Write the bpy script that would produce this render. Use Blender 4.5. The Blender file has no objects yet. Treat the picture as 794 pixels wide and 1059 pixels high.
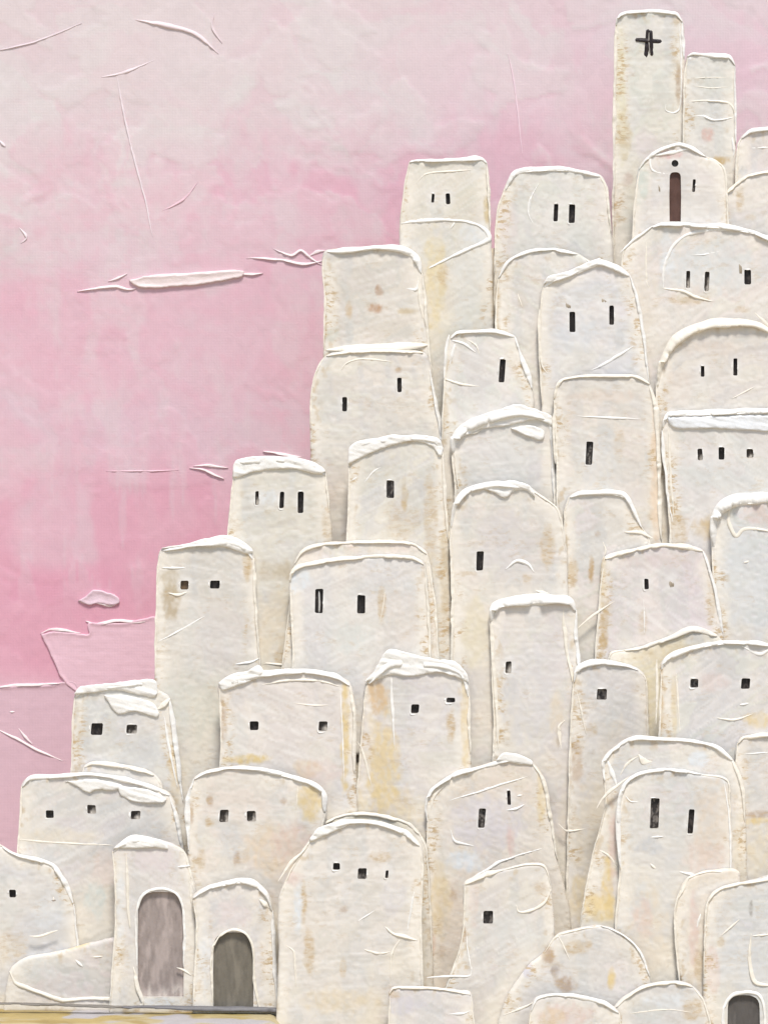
import bpy, math, random
import numpy as np
from mathutils.geometry import delaunay_2d_cdt
from mathutils import Vector

# ------------------------------------------------------------------ camera, world, sun, exposure
S = bpy.context.scene
COL = S.collection
D = 160.0                       # metres from the camera to the plane y = 0
PX = 0.04                       # one photograph pixel at y = 0, in metres
CAMZ = 20.54
cam = bpy.data.cameras.new('camera')
camo = bpy.data.objects.new('camera', cam)
COL.objects.link(camo)
camo.location = (0, -D, CAMZ)
camo.rotation_euler = (math.radians(90), 0, 0)
cam.sensor_fit = 'VERTICAL'
cam.angle_y = 2 * math.atan(529.5 * PX / D)
cam.clip_end = 3000
S.camera = camo

SUN_EL, SUN_AZ = 59.0, 6.0     # the sun stands behind the viewer, high, a little to the right
world = bpy.data.worlds.new('World')
S.world = world
world.use_nodes = True
wn = world.node_tree
sky = wn.nodes.new('ShaderNodeTexSky')
sky.sky_type = 'NISHITA'
sky.sun_disc = False
sky.sun_elevation = math.radians(SUN_EL)
sky.sun_rotation = math.radians(180 - SUN_AZ)
wn.links.new(sky.outputs[0], wn.nodes['Background'].inputs[0])
wn.nodes['Background'].inputs[1].default_value = 0.12

sl = bpy.data.lights.new('sun', 'SUN')
sl.energy = 3.3
sl.angle = math.radians(12.0)
sl.color = (1.0, 0.955, 0.89)
so = bpy.data.objects.new('sun', sl)
COL.objects.link(so)
ce = math.cos(math.radians(SUN_EL))
dirv = Vector((math.sin(math.radians(SUN_AZ)) * ce, -math.cos(math.radians(SUN_AZ)) * ce, math.sin(math.radians(SUN_EL))))
so.rotation_euler = dirv.to_track_quat('Z', 'Y').to_euler()
so.location = (30, -80, 90)

S.view_settings.view_transform = 'Standard'
S.view_settings.look = 'None'
S.view_settings.gamma = 1.0
S.view_settings.exposure = 0.09
S.cycles.max_bounces = 6

# ------------------------------------------------------------------ small tools
rng = np.random.default_rng(7)
_tab = rng.random((256, 256))

def vnoise(x, y, seed=0):
    x = np.asarray(x, float) + seed * 17.31
    y = np.asarray(y, float) + seed * 9.77
    xi, yi = np.floor(x).astype(int), np.floor(y).astype(int)
    fx, fy = x - xi, y - yi
    fx, fy = fx * fx * (3 - 2 * fx), fy * fy * (3 - 2 * fy)
    a, b = _tab[xi % 256, yi % 256], _tab[(xi + 1) % 256, yi % 256]
    c, d = _tab[xi % 256, (yi + 1) % 256], _tab[(xi + 1) % 256, (yi + 1) % 256]
    return (a * (1 - fx) + b * fx) * (1 - fy) + (c * (1 - fx) + d * fx) * fy

def fbm(x, y, seed=0, octs=4):
    r, a, t = 0, 1.0, 0
    for k in range(octs):
        r = r + a * vnoise(x * 2 ** k, y * 2 ** k, seed + 3 * k)
        t += a
        a *= 0.5
    return r / t

def sstep(a, b, v):
    t = np.clip((v - a) / (b - a), 0, 1)
    return t * t * (3 - 2 * t)

def lin(c):
    c = np.asarray(c, float) / 255.0
    return np.where(c <= 0.04045, c / 12.92, ((c + 0.055) / 1.055) ** 2.4)

def spx(y):
    return PX * (1 + y / D)

def at(px, py, y):
    s = spx(y)
    return ((px - 397.0) * s, y, CAMZ - (py - 529.5) * s)

def catmull(P, step=1.8):
    P = np.asarray(P, float)
    if len(P) < 3:
        n = max(2, int(np.hypot(*(P[1] - P[0])) / step) + 1)
        return np.linspace(P[0], P[1], n)
    Q = np.vstack([2 * P[0] - P[1], P, 2 * P[-1] - P[-2]])
    out = []
    for i in range(1, len(Q) - 2):
        p0, p1, p2, p3 = Q[i - 1], Q[i], Q[i + 1], Q[i + 2]
        L = np.hypot(*(p2 - p1))
        m1 = (p2 - p0) * 0.5
        m2 = (p3 - p1) * 0.5
        for m in (m1, m2):                      # keep long neighbours from overshooting a short span
            l = np.hypot(*m)
            if l > L * 0.9:
                m *= L * 0.9 / l
        n = max(1, int(round(L / step)))
        for k in range(n):
            t = k / n
            h00, h10 = 2 * t**3 - 3 * t**2 + 1, t**3 - 2 * t**2 + t
            h01, h11 = -2 * t**3 + 3 * t**2, t**3 - t**2
            out.append(h00 * p1 + h10 * m1 + h01 * p2 + h11 * m2)
    out.append(P[-1])
    return np.array(out)

def inside(pts, poly):
    x, y = pts[:, 0][:, None], pts[:, 1][:, None]
    x1, y1 = poly[:, 0][None], poly[:, 1][None]
    q = np.roll(poly, -1, 0)
    x2, y2 = q[:, 0][None], q[:, 1][None]
    c = ((y1 > y) != (y2 > y)) & (x < (x2 - x1) * (y - y1) / np.where(y2 == y1, 1e-9, y2 - y1) + x1)
    return c.sum(1) % 2 == 1

def dist(pts, poly, closed=True):
    a = poly if closed else poly[:-1]
    b = np.roll(poly, -1, 0) if closed else poly[1:]
    r = np.full(len(pts), 1e9)
    for k in range(0, len(a), 60):
        A, B = a[k:k + 60][None], b[k:k + 60][None]
        ab = B - A
        t = np.clip(((pts[:, None] - A) * ab).sum(2) / np.maximum((ab ** 2).sum(2), 1e-9), 0, 1)
        d = np.sqrt(((pts[:, None] - A - ab * t[..., None]) ** 2).sum(2)).min(1)
        r = np.minimum(r, d)
    return r

# ------------------------------------------------------------------ materials
def paint_material(name, rough=0.5, bump=0.35, scale=1.0, weave=0.0, stretch=(1, 1, 1), var=0.05):
    m = bpy.data.materials.new(name)
    m.use_nodes = True
    t = m.node_tree
    N, L = t.nodes, t.links
    b = N['Principled BSDF']
    b.inputs['Roughness'].default_value = rough
    b.inputs['Specular IOR Level'].default_value = 0.35
    at_ = N.new('ShaderNodeAttribute')
    at_.attribute_name = 'paint'
    tc = N.new('ShaderNodeNewGeometry')
    mp = N.new('ShaderNodeMapping')
    mp.inputs['Scale'].default_value = stretch
    L.new(tc.outputs['Position'], mp.inputs['Vector'])
    n1 = N.new('ShaderNodeTexNoise')
    n1.inputs['Scale'].default_value = 2.2 * scale
    n1.inputs['Detail'].default_value = 6
    n1.inputs['Roughness'].default_value = 0.62
    n1.inputs['Distortion'].default_value = 0.6
    L.new(mp.outputs[0], n1.inputs['Vector'])
    n2 = N.new('ShaderNodeTexNoise')
    n2.inputs['Scale'].default_value = 14 * scale
    n2.inputs['Detail'].default_value = 5
    L.new(mp.outputs[0], n2.inputs['Vector'])
    rmp = N.new('ShaderNodeMapRange')
    rmp.inputs['From Min'].default_value = 0.25
    rmp.inputs['From Max'].default_value = 0.75
    rmp.inputs['To Min'].default_value = 1 - var
    rmp.inputs['To Max'].default_value = 1 + var * 0.6
    L.new(n1.outputs['Fac'], rmp.inputs['Value'])
    mul = N.new('ShaderNodeVectorMath')
    mul.operation = 'SCALE'
    L.new(at_.outputs['Color'], mul.inputs[0])
    L.new(rmp.outputs[0], mul.inputs['Scale'])
    fm = N.new('ShaderNodeMapping')
    fm.inputs['Rotation'].default_value = (0, 0.35, 0)
    fm.inputs['Scale'].default_value = (3.2, 1, 8.5)
    L.new(tc.outputs['Position'], fm.inputs['Vector'])
    fl = N.new('ShaderNodeTexNoise')
    fl.inputs['Scale'].default_value = 1.0
    fl.inputs['Detail'].default_value = 4
    fl.inputs['Roughness'].default_value = 0.65
    L.new(fm.outputs[0], fl.inputs['Vector'])
    fr = N.new('ShaderNodeMapRange')
    fr.inputs['From Min'].default_value = 0.50
    fr.inputs['From Max'].default_value = 0.60
    L.new(fl.outputs['Fac'], fr.inputs['Value'])
    fk = N.new('ShaderNodeMath')
    fk.operation = 'MULTIPLY'
    L.new(fr.outputs[0], fk.inputs[0])
    L.new(at_.outputs['Alpha'], fk.inputs[1])
    mx = N.new('ShaderNodeMix')
    mx.data_type = 'RGBA'
    mx.inputs[7].default_value = (*lin((190, 164, 124)), 1)
    L.new(fk.outputs[0], mx.inputs[0])
    L.new(mul.outputs[0], mx.inputs[6])
    L.new(mx.outputs[2], b.inputs['Base Color'])
    add = N.new('ShaderNodeMath')
    add.operation = 'MULTIPLY_ADD'
    L.new(n2.outputs['Fac'], add.inputs[0])
    add.inputs[1].default_value = 0.25
    L.new(n1.outputs['Fac'], add.inputs[2])
    h0 = N.new('ShaderNodeMath')
    h0.operation = 'MULTIPLY_ADD'
    L.new(fk.outputs[0], h0.inputs[0])
    h0.inputs[1].default_value = -0.8
    L.new(add.outputs[0], h0.inputs[2])
    h = h0.outputs[0]
    if weave:
        for ax in ('X', 'Z'):
            w = N.new('ShaderNodeTexWave')
            w.bands_direction = ax
            w.inputs['Scale'].default_value = 2.6
            w.inputs['Distortion'].default_value = 1.2
            w.inputs['Detail'].default_value = 2
            L.new(tc.outputs['Position'], w.inputs['Vector'])
            a2 = N.new('ShaderNodeMath')
            a2.operation = 'MULTIPLY_ADD'
            a2.inputs[1].default_value = weave
            L.new(w.outputs['Fac'], a2.inputs[0])
            L.new(h, a2.inputs[2])
            h = a2.outputs[0]
    bp = N.new('ShaderNodeBump')
    bp.inputs['Strength'].default_value = bump
    bp.inputs['Distance'].default_value = 0.10
    L.new(h, bp.inputs['Height'])
    L.new(bp.outputs[0], b.inputs['Normal'])
    return m

M_WALL = paint_material('plaster_paint', 0.5, 0.05, 0.6, stretch=(1, 1, 0.6), var=0.03)
M_RIM = paint_material('thick_white_paint', 0.42, 0.25, 1.6, var=0.02)
M_DARK = paint_material('dark_paint', 0.4, 0.5, 3.0, stretch=(1.6, 1, 0.35), var=0.5)
M_DOOR = paint_material('door_paint', 0.5, 0.25, 1.0, stretch=(1.5, 1, 0.5), var=0.10)
M_SKY = paint_material('sky_paint', 0.55, 0.13, 0.8, weave=0.07, var=0.055)
M_GROUND = paint_material('ground_paint', 0.6, 0.5, 0.6, var=0.12)

WHITE = lin((246, 244, 239)) * 0.93
CREAM = lin((243, 236, 222)) * 0.93

def make_obj(name, verts, faces, cols, mat, parent=None, origin=(0, 0, 0), smooth=True):
    me = bpy.data.meshes.new(name)
    v = np.asarray(verts, float) - np.asarray(origin, float)[None]
    me.from_pydata([tuple(p) for p in v], [], [tuple(int(i) for i in f) for f in faces])
    a = me.attributes.new('paint', 'FLOAT_COLOR', 'POINT')
    c = np.zeros((len(v), 4), np.float32)                     # alpha holds how much the paint is scraped through
    cols = np.atleast_2d(np.asarray(cols))
    c[:, :cols.shape[1]] = cols
    a.data.foreach_set('color', c.ravel())
    me.materials.append(mat)
    if smooth:
        me.polygons.foreach_set('use_smooth', [True] * len(me.polygons))
    o = bpy.data.objects.new(name, me)
    COL.objects.link(o)
    if parent:
        o.parent = parent
    else:
        o.location = origin
    return o

class Mesh:
    """collects vertices, faces, colours; pixel sheets are turned into metres at their own depth"""
    def __init__(s):
        s.v, s.f, s.c, s.n = [], [], [], 0
    def add(s, v, f, c):
        v = np.asarray(v, float)
        s.v.append(v)
        s.f += [tuple(i + s.n for i in q) for q in f]
        c = np.atleast_2d(np.asarray(c, float))
        c = np.broadcast_to(c, (len(v), c.shape[1]))
        s.c.append(np.hstack([c, np.zeros((len(v), 4 - c.shape[1]))]))
        s.n += len(v)
    def build(s, name, mat, parent=None, origin=(0, 0, 0), smooth=True):
        return make_obj(name, np.vstack(s.v), s.f, np.vstack(s.c), mat, parent, origin, smooth)

def to_world(P, H, y):
    """pixels P and heights H (pixels towards the viewer) on the plane y -> metres"""
    s = spx(y)
    return np.stack([(P[:, 0] - 397.0) * s, y - H * s, CAMZ - (P[:, 1] - 529.5) * s], 1)

def normals2d(path):
    t = np.gradient(path, axis=0)
    t /= np.maximum(np.hypot(t[:, 0], t[:, 1])[:, None], 1e-6)
    return np.stack([-t[:, 1], t[:, 0]], 1), t

def stroke(mb, pts, w, y, h=None, col=WHITE, lift=0.0, deep=1.0, seed=None, taper=(0.25, 0.25), rough=0.28, base=None, lean=0.45):
    """a rounded bead of thick paint swept along a pixel path; w = list of widths along it"""
    seed = seed if seed is not None else random.randint(0, 200)
    P = catmull(pts, 1.5)
    n = len(P)
    if n < 3:
        P = np.linspace(P[0], P[-1], 4)
        n = 4
    u = np.linspace(0, 1, n)
    L = n * 1.5
    w = np.interp(u, np.linspace(0, 1, len(w)), w)
    wn_ = w * (1 - rough + 2 * rough * fbm(u * L / (7 + 3 * float(np.mean(w))), u * 0 + 3.3, seed, 3))
    e0, e1 = max(taper[0], 1e-3), max(taper[1], 1e-3)
    k0, k1 = e0 * min(L * 0.5, 22), e1 * min(L * 0.5, 22)
    s_ = u * L
    end = np.sqrt(np.clip(s_ / k0, 0.02, 1)) * np.sqrt(np.clip((L - s_) / k1, 0.02, 1))
    wn_ = wn_ * end
    hh = (wn_ * 0.55 if h is None else h * end * (0.7 + 0.6 * fbm(u * L / 12, u * 0 + 8.1, seed + 1, 2)))
    hh = np.minimum(hh, wn_ * 0.9 + 0.2)
    N_, T_ = normals2d(P)
    P = P + N_ * (0.9 * min(1, float(np.mean(w)) / 3) * (fbm(u * L / (8 + 3 * float(np.mean(w))), u * 0, seed + 5, 3) - 0.5) * 2)[:, None]
    fr = 6 + 3.0 * float(np.mean(w))
    down = np.where(N_[:, 0] * -0.35 + N_[:, 1] > 0, 1.0, -1.0)     # the knife leaves the sharp lip on the lower side
    wa = wn_ * (0.5 + 0.55 * rough * 2 * (fbm(u * L / fr, u * 0 + 1.7, seed + 14, 2) - .5))
    wb = wn_ * (0.5 + 0.55 * rough * 2 * (fbm(u * L / fr, u * 0 + 5.9, seed + 27, 2) - .5))
    gap = sstep(.30, .42, fbm(u * L / 14, u * 0 + 4.4, seed + 41, 3))
    hh = hh * (0.35 + 0.65 * gap)
    bl = lift + (base(P) if base is not None else 0)
    K = 13
    V, F = [], []
    th = np.linspace(0, 2 * math.pi, K, endpoint=False)
    for j in range(K):
        c, s = math.cos(th[j]), math.sin(th[j])
        across = c * np.where(c > 0, wa, wb)
        if s >= 0:
            groove = 1 + 0.5 * (vnoise(u * L / 26, u * 0 + j * 1.3, seed + 9) - 0.5)
            k = c * down                                             # +1 at the sharp lip, -1 at the feathered side
            prof = np.where(k > 0, (1 - np.abs(k) ** 3.2), (1 - np.abs(k) ** 1.5)) ** 0.9
            out = prof * hh * groove
            across = across + down * lean * out
            out = out + bl
        else:
            out = s * deep + bl
        Q = P + N_ * across[:, None]
        V.append(to_world(Q, out * np.ones(n), y))
    V = np.stack(V, 1).reshape(-1, 3)
    for i in range(n - 1):
        for j in range(K):
            a, b = i * K + j, i * K + (j + 1) % K
            F.append((a, b, b + K, a + K))
    F.append(tuple(range(K - 1, -1, -1)))
    F.append(tuple((n - 1) * K + j for j in range(K)))
    cc = np.asarray(col)[None] * (0.97 + 0.05 * np.repeat(fbm(u * L / 15, u * 0 + 2, seed + 2, 2), K))[:, None]
    mb.add(V, F, np.clip(cc, 0, 0.9))

def sheet(mb, outline, y, holes=(), hfun=None, cfun=None, grid=2.2, rad=3.0, back=20.0, jitter=0.3, inner_rad=0.8, closed_back=True):
    """a thick slab of plaster: modelled front (rounded rim, bumps), sides and back"""
    out = np.asarray(outline, float)
    lo, hi = out.min(0), out.max(0)
    gx, gy = np.meshgrid(np.arange(lo[0], hi[0], grid), np.arange(lo[1], hi[1], grid))
    gx = gx + (np.arange(gx.shape[0])[:, None] % 2) * grid * 0.5
    G = np.stack([gx.ravel(), gy.ravel()], 1)
    G += (rng.random(G.shape) - 0.5) * jitter * grid
    N_, _ = normals2d(np.vstack([out[-1:], out, out[:1]]))
    N_ = N_[1:-1]
    area = 0.5 * np.sum(out[:, 0] * np.roll(out[:, 1], -1) - np.roll(out[:, 0], -1) * out[:, 1])
    if area < 0:
        N_ = -N_
    rings = []
    offs = [rad * 0.15, rad * 0.45, rad * 0.95]
    for o in offs:
        q = out + N_ * o
        q = q[dist(q, out) > o * 0.85]
        if len(q):
            q = q[inside(q, out)]
        rings.append(q)
    G = G[inside(G, out)]
    if len(G):
        G = G[dist(G, out) > rad * 1.2]
    pts = [out]
    edges = [(i, (i + 1) % len(out)) for i in range(len(out))]
    base = len(out)
    hidx = []
    for h in holes:
        h = np.asarray(h, float)
        edges += [(base + i, base + (i + 1) % len(h)) for i in range(len(h))]
        hidx.append((base, len(h)))
        pts.append(h)
        base += len(h)
    free = np.vstack([r for r in rings if len(r)] + [G]) if (len(G) or any(len(r) for r in rings)) else np.zeros((0, 2))
    for h in holes:
        h = np.asarray(h, float)
        bb0, bb1 = h.min(0) - 2, h.max(0) + 2
        near = ((free > bb0) & (free < bb1)).all(1)
        if near.any():
            q = free[near]
            bad = inside(q, h) | (dist(q, h) < 0.8)
            keep = np.ones(len(free), bool)
            keep[np.where(near)[0][bad]] = False
            free = free[keep]
    pts.append(free)
    P = np.vstack(pts)
    r = delaunay_2d_cdt([Vector((float(a), float(b))) for a, b in P], edges, [], 0, 1e-5)
    P = np.array([(v.x, v.y) for v in r[0]])
    T = np.array(r[2])
    cen = P[T].mean(1)
    ok = inside(cen, out)
    for h in holes:
        ok &= ~inside(cen, np.asarray(h, float))
    T = T[ok]
    d = dist(P, out)
    H = np.zeros(len(P))
    k = np.clip(1 - d / rad, 0, 1)
    H -= rad * 0.8 * (1 - np.sqrt(np.clip(1 - k * k, 0, 1)))
    if hfun:
        H += hfun(P, d)
    C = cfun(P, d) if cfun else np.broadcast_to(WHITE, (len(P), 3))
    V = to_world(P, H, y)
    # front faces must look towards -y
    A, B, Cc = P[T[:, 0]], P[T[:, 1]], P[T[:, 2]]
    cr = (B[:, 0] - A[:, 0]) * (Cc[:, 1] - A[:, 1]) - (B[:, 1] - A[:, 1]) * (Cc[:, 0] - A[:, 0])
    T[cr > 0] = T[cr > 0][:, ::-1]
    # sides and back: boundary edges of the outline
    used = {}
    for t in T:
        for a, b in ((t[0], t[1]), (t[1], t[2]), (t[2], t[0])):
            used[(int(a), int(b))] = used.get((int(a), int(b)), 0) + 1
    bound = [(a, b) for (a, b) in used if (b, a) not in used]
    hset = set()
    for h in holes:
        h = np.asarray(h, float)
        hset |= set(np.where(dist(P, h) < 1e-3)[0].tolist())
    bound = [e for e in bound if not (e[0] in hset and e[1] in hset)]
    nxt = {a: b for a, b in bound}
    faces = [tuple(int(i) for i in t) for t in T]
    if nxt:
        loop = [bound[0][0]]
        while nxt.get(loop[-1]) not in (None, loop[0]) and len(loop) < len(bound) + 2:
            loop.append(nxt[loop[-1]])
        s = spx(y)
        bv = V[loop].copy()
        bv[:, 1] = y + back * s
        n0 = len(V)
        V = np.vstack([V, bv])
        C = np.vstack([C, C[loop]])
        m = len(loop)
        for i in range(m):
            j = (i + 1) % m
            faces.append((loop[j], loop[i], n0 + i, n0 + j))
        if closed_back:
            faces.append(tuple(n0 + i for i in range(m)))
    mb.add(V, faces, C)

def tag(o, label=None, cat=None, group=None, kind=None):
    if label: o['label'] = label
    if cat: o['category'] = cat
    if group: o['group'] = group
    if kind: o['kind'] = kind
    return o

def empty(name, loc):
    o = bpy.data.objects.new(name, None)
    o.empty_display_size = 0.5
    COL.objects.link(o)
    o.location = loc
    return o

# ------------------------------------------------------------------ the houses, in photograph pixels
# outline: left foot, up over the roof, right foot.  win: (x, y, w, h[, style]).  str: extra beads (points, widths[, height]).
# stain: (x, y, rx, ry, colour, strength).  rim: (first, last outline point, widths, colour).  listed from the front to the back.
TAN, OCH, BRN, ROSE, LIL = (206, 184, 148), (226, 203, 150), (176, 146, 116), (222, 196, 186), (214, 210, 214)
GRY, ICE = (205, 205, 204), (226, 230, 232)
HOUSES = []
def H(key, label, outline, base, **k):
    HOUSES.append(dict(key=key, label=label, outline=outline, base=base, **k))

H('front dome', 'low cream dome house at the bottom edge, white rim over a faint peach front',
  [(543, 1130), (545, 1075), (548, 1045), (555, 1032), (575, 1028), (600, 1030), (625, 1036), (640, 1047), (642, 1062), (643, 1130)], 'g', ymin=-2.6,
  tone=(227, 221, 214), rim=(2, 7, [3, 3, 4, 5, 4], WHITE), stain=[(585, 1050, 30, 14, ROSE, .6), (570, 1052, 14, 10, OCH, .3)])
H('front arch', 'wide grey arched house at the bottom edge with a thin cream rim and no openings',
  [(631, 1130), (633, 1060), (634, 1042), (650, 1028), (670, 1018), (700, 1015), (716, 1020), (728, 1035), (735, 1060), (738, 1130)], 'g', ymin=-2.2,
  tone=(216, 213, 208), rim=(2, 6, [2, 2.5, 3, 3, 4], CREAM), stain=[(715, 1045, 12, 12, TAN, .6), (690, 1035, 25, 8, ICE, .6)],
  str=[([(650, 1048), (690, 1044), (715, 1047)], [1, 1.5, 1], .4)])
H('arch door house', 'grey round shouldered house in the bottom right corner with a framed arched doorway',
  [(722, 1130), (727, 1010), (728, 955), (732, 930), (745, 918), (775, 911), (832, 904), (832, 1130)], 'g', ymin=-2.0,
  tone=(215, 215, 213), rim=(1, 6, [1, 2, 3, 3.5, 3], CREAM), stain=[(776, 940, 2, 11, (150, 142, 132), .6), (737, 1000, 8, 30, ROSE, .4), (745, 975, 5, 6, TAN, .5)],
  door=('arch', 752, 785, 1029, 1130, (92, 88, 85), 4, 4),
  str=[([(745, 968), (764, 951)], [1.5, 2.5], .9), ([(776, 965), (775, 990), (780, 1015), (797, 1020)], [2, 3, 5, 6], 1.6),
       ([(777, 968), (797, 966)], [2, 2.5], 1.2), ([(748, 1080), (748, 1045), (756, 1030), (770, 1026), (784, 1029), (790, 1042), (790, 1080)], [3, 3, 3.5, 3.5, 3.5, 3, 3], 1.4)])
H('strip house', 'narrow cream strip of a house with a peach streak left of the framed arched doorway',
  [(690, 1130), (704, 1030), (699, 985), (697, 945), (703, 920), (712, 907), (735, 900), (765, 904), (765, 1130)], 'g',
  tone=(230, 221, 205), rim=(1, 4, [1.5, 2, 3, 3], CREAM), stain=[(717, 960, 5, 45, ROSE, .5), (722, 1000, 6, 25, TAN, .45), (712, 1020, 5, 20, TAN, .3)],
  str=[([(700, 930), (712, 907)], [3, 4], 1.2), ([(724, 945), (720, 960)], [3, 2], .8)])
H('blank box', 'low blank box of pinkish grey plaster with a flat cream top at the bottom edge',
  [(396, 1130), (401, 1060), (402, 1028), (407, 1021), (440, 1021), (470, 1024), (487, 1028), (491, 1060), (493, 1130)], 'g', ymin=-2.4,
  tone=(220, 213, 209), rim=(2, 6, [2, 2.5, 2, 1.5], CREAM), stain=[(420, 1040, 20, 10, LIL, .7), (408, 1028, 6, 5, TAN, .6)],
  str=[([(462, 1049), (478, 1048), (486, 1045)], [1, 2, 1], .8)])
H('stained mound', 'low round plaster mound with rusty pink blotches below the ochre patch',
  [(500, 1130), (520, 1040), (545, 1000), (562, 985), (576, 967), (600, 960), (622, 957), (645, 967), (662, 984), (672, 1010), (678, 1130)], 'g', ymin=-1.8,
  tone=(221, 216, 210), rim=(6, 9, [1, 1, 3, 2], WHITE),
  stain=[(565, 987, 9, 11, BRN, .75), (584, 1017, 11, 9, BRN, .7), (573, 1003, 5, 8, (150, 132, 120), .5), (545, 1005, 6, 9, LIL, .8), (598, 980, 16, 8, TAN, .6), (632, 1012, 4, 12, OCH, .8), (555, 975, 7, 5, ROSE, .8)],
  str=[([(577, 968), (583, 980), (589, 993)], [2.5, 2, 1], .8), ([(520, 1050), (545, 1040), (560, 1030)], [1.5, 2, 1], .6)])
H('dome', 'large cream dome house with three tiny windows under a thick white arc',
  [(282, 1130), (286, 1040), (288, 985), (288, 930), (300, 900), (317, 873), (333, 856), (360, 848), (392, 850), (420, 860), (435, 874), (438, 900), (436, 960), (440, 1130)], 'g', ymin=-1.3,
  tone=(225, 219, 210), rim=(6, 10, [5, 7, 4, 4, 5, 4], WHITE),
  win=[(348, 896, 7, 7), (374.5, 903.5, 9, 11, 'grey'), (400, 904, 3, 8, 'faint')],
  cap=[[(320, 868), (330, 856), (352, 849), (362, 851), (350, 858), (335, 864), (322, 870)]],
  stain=[(314, 935, 4, 22, TAN, .75), (320, 985, 6, 30, TAN, .6), (356, 940, 4, 5, BRN, .5), (392, 886, 12, 6, TAN, .5), (355, 1000, 4, 14, TAN, .5), (350, 1035, 40, 14, OCH, .35), (302, 908, 12, 8, ROSE, .5), (308, 940, 5, 30, ICE, .8), (408, 930, 14, 25, LIL, .4)],
  str=[([(287, 912), (300, 893), (318, 876)], [2, 4, 3], 1.5), ([(296, 978), (304, 984), (306, 1020)], [2, 2.5, 1.5], .9),
       ([(398, 958), (406, 965), (418, 968), (432, 972)], [3, 4, 4, 1.5], 1.6), ([(376, 982), (390, 986), (404, 984)], [2.5, 3, 1.5], 1),
       ([(413, 972), (405, 988), (404, 1020)], [3, 2.5, 1], .9), ([(428, 922), (424, 945), (421, 962)], [2.5, 3, 2], .9), ([(370, 953), (388, 941)], [2, 1], .6)])
H('low door', 'small round topped house with the lower brown grey arched doorway',
  [(199, 1050), (203, 960), (199, 928), (214, 917), (245, 910), (262, 912), (277, 924), (283, 941), (285, 1000), (290, 1050)], 'g', ymin=-0.4,
  tone=(222, 217, 211), rim=(2, 7, [3, 5, 4, 6, 6, 3], WHITE), side=(7, 9, [3, 4, 4, 3]),
  door=('arch', 221, 262, 964, 1043, (118, 112, 101), 4, 6),
  stain=[(240, 945, 20, 15, (224, 214, 210), .8), (212, 990, 8, 30, ICE, .4), (287, 1000, 6, 30, (232, 228, 222), .3)],
  str=[([(221, 1040), (219, 1000), (221, 978), (228, 967), (241, 961), (255, 966), (262, 980), (263, 1010), (268, 1040), (274, 1046)], [2, 3, 2.5, 2.5, 2.5, 3, 3, 3, 4, 5], 1.5),
       ([(268, 930), (275, 936), (280, 940)], [4, 6, 4], 2)])
H('tall door', 'tall narrow house with the higher taupe arched doorway and a white peaked roof edge',
  [(113, 1048), (119, 960), (118, 905), (116, 880), (124, 872), (145, 866), (170, 870), (190, 880), (197, 900), (203, 925), (207, 1048)], 'g', ymin=0.0,
  tone=(221, 216, 210), rim=(3, 6, [3, 6, 9, 5, 2], WHITE),
  cap=[[(117, 878), (126, 871), (147, 865), (168, 870), (174, 878), (160, 876), (142, 877), (126, 877)]],
  door=('arch', 143, 190, 922, 1031, (158, 146, 141), 4, 9),
  stain=[(160, 890, 25, 14, (222, 212, 210), .8), (125, 930, 5, 45, ICE, .5), (165, 1036, 25, 5, ICE, .6)],
  str=[([(131, 882), (132, 910), (133, 935), (135, 960)], [2, 3, 4, 3], 1.4), ([(142, 1000), (141, 950), (144, 932), (153, 922), (167, 919), (182, 924), (189, 938), (191, 970), (190, 1000)], [2, 2, 2, 2.5, 2.5, 2.5, 2.5, 3, 2], 1.2),
       ([(138, 1000), (143, 1022), (148, 1037), (142, 1042)], [3, 5, 5, 4], 2), ([(183, 897), (197, 895)], [2, 3], 1), ([(195, 902), (198, 925), (201, 950)], [2, 3, 2], 1.2),
       ([(183, 1000), (190, 1003), (198, 1009)], [2, 2.5, 2], 1)])
H('apron', 'low rounded plaster apron along the ground in the lower left',
  [(4, 1042), (8, 1012), (12, 1000), (28, 990), (60, 984), (95, 975), (128, 968), (140, 975), (142, 1042)], 'g', ymin=0.6,
  tone=(216, 209, 203), rim=(4, 4, [0, 0], WHITE), stain=[(70, 972, 22, 10, OCH, .8), (40, 1000, 25, 14, (213, 214, 210), .7)],
  str=[([(10, 1004), (16, 1016), (40, 1026), (65, 1034), (100, 1032), (140, 1036)], [2, 4, 4, 3, 5, 3], 1.6), ([(78, 993), (86, 1000)], [2, 3], 1), ([(95, 990), (107, 989)], [2, 2], .8), ([(30, 968), (42, 968), (60, 962)], [2, 3, 3], 1)])
H('corner house', 'sloping grey house at the left edge with one small window',
  [(-42, 1040), (-42, 858), (-14, 866), (2, 875), (15, 882), (55, 894), (67, 910), (77, 935), (82, 985), (88, 1040)], 'g',
  tone=(214, 213, 211), rim=(3, 7, [2, 3, 3, 6, 3], WHITE), side=(7, 9, [2, 2.5, 1]), win=[(13.5, 924, 7, 8), (56, 930, 5, 5, 'trace')],
  stain=[(9, 968, 3, 2, BRN, .7), (12, 980, 20, 20, TAN, .35), (50, 945, 20, 20, ICE, .4)],
  str=[([(55, 895), (62, 906), (70, 915)], [3, 4, 2], 1.5)])
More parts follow.
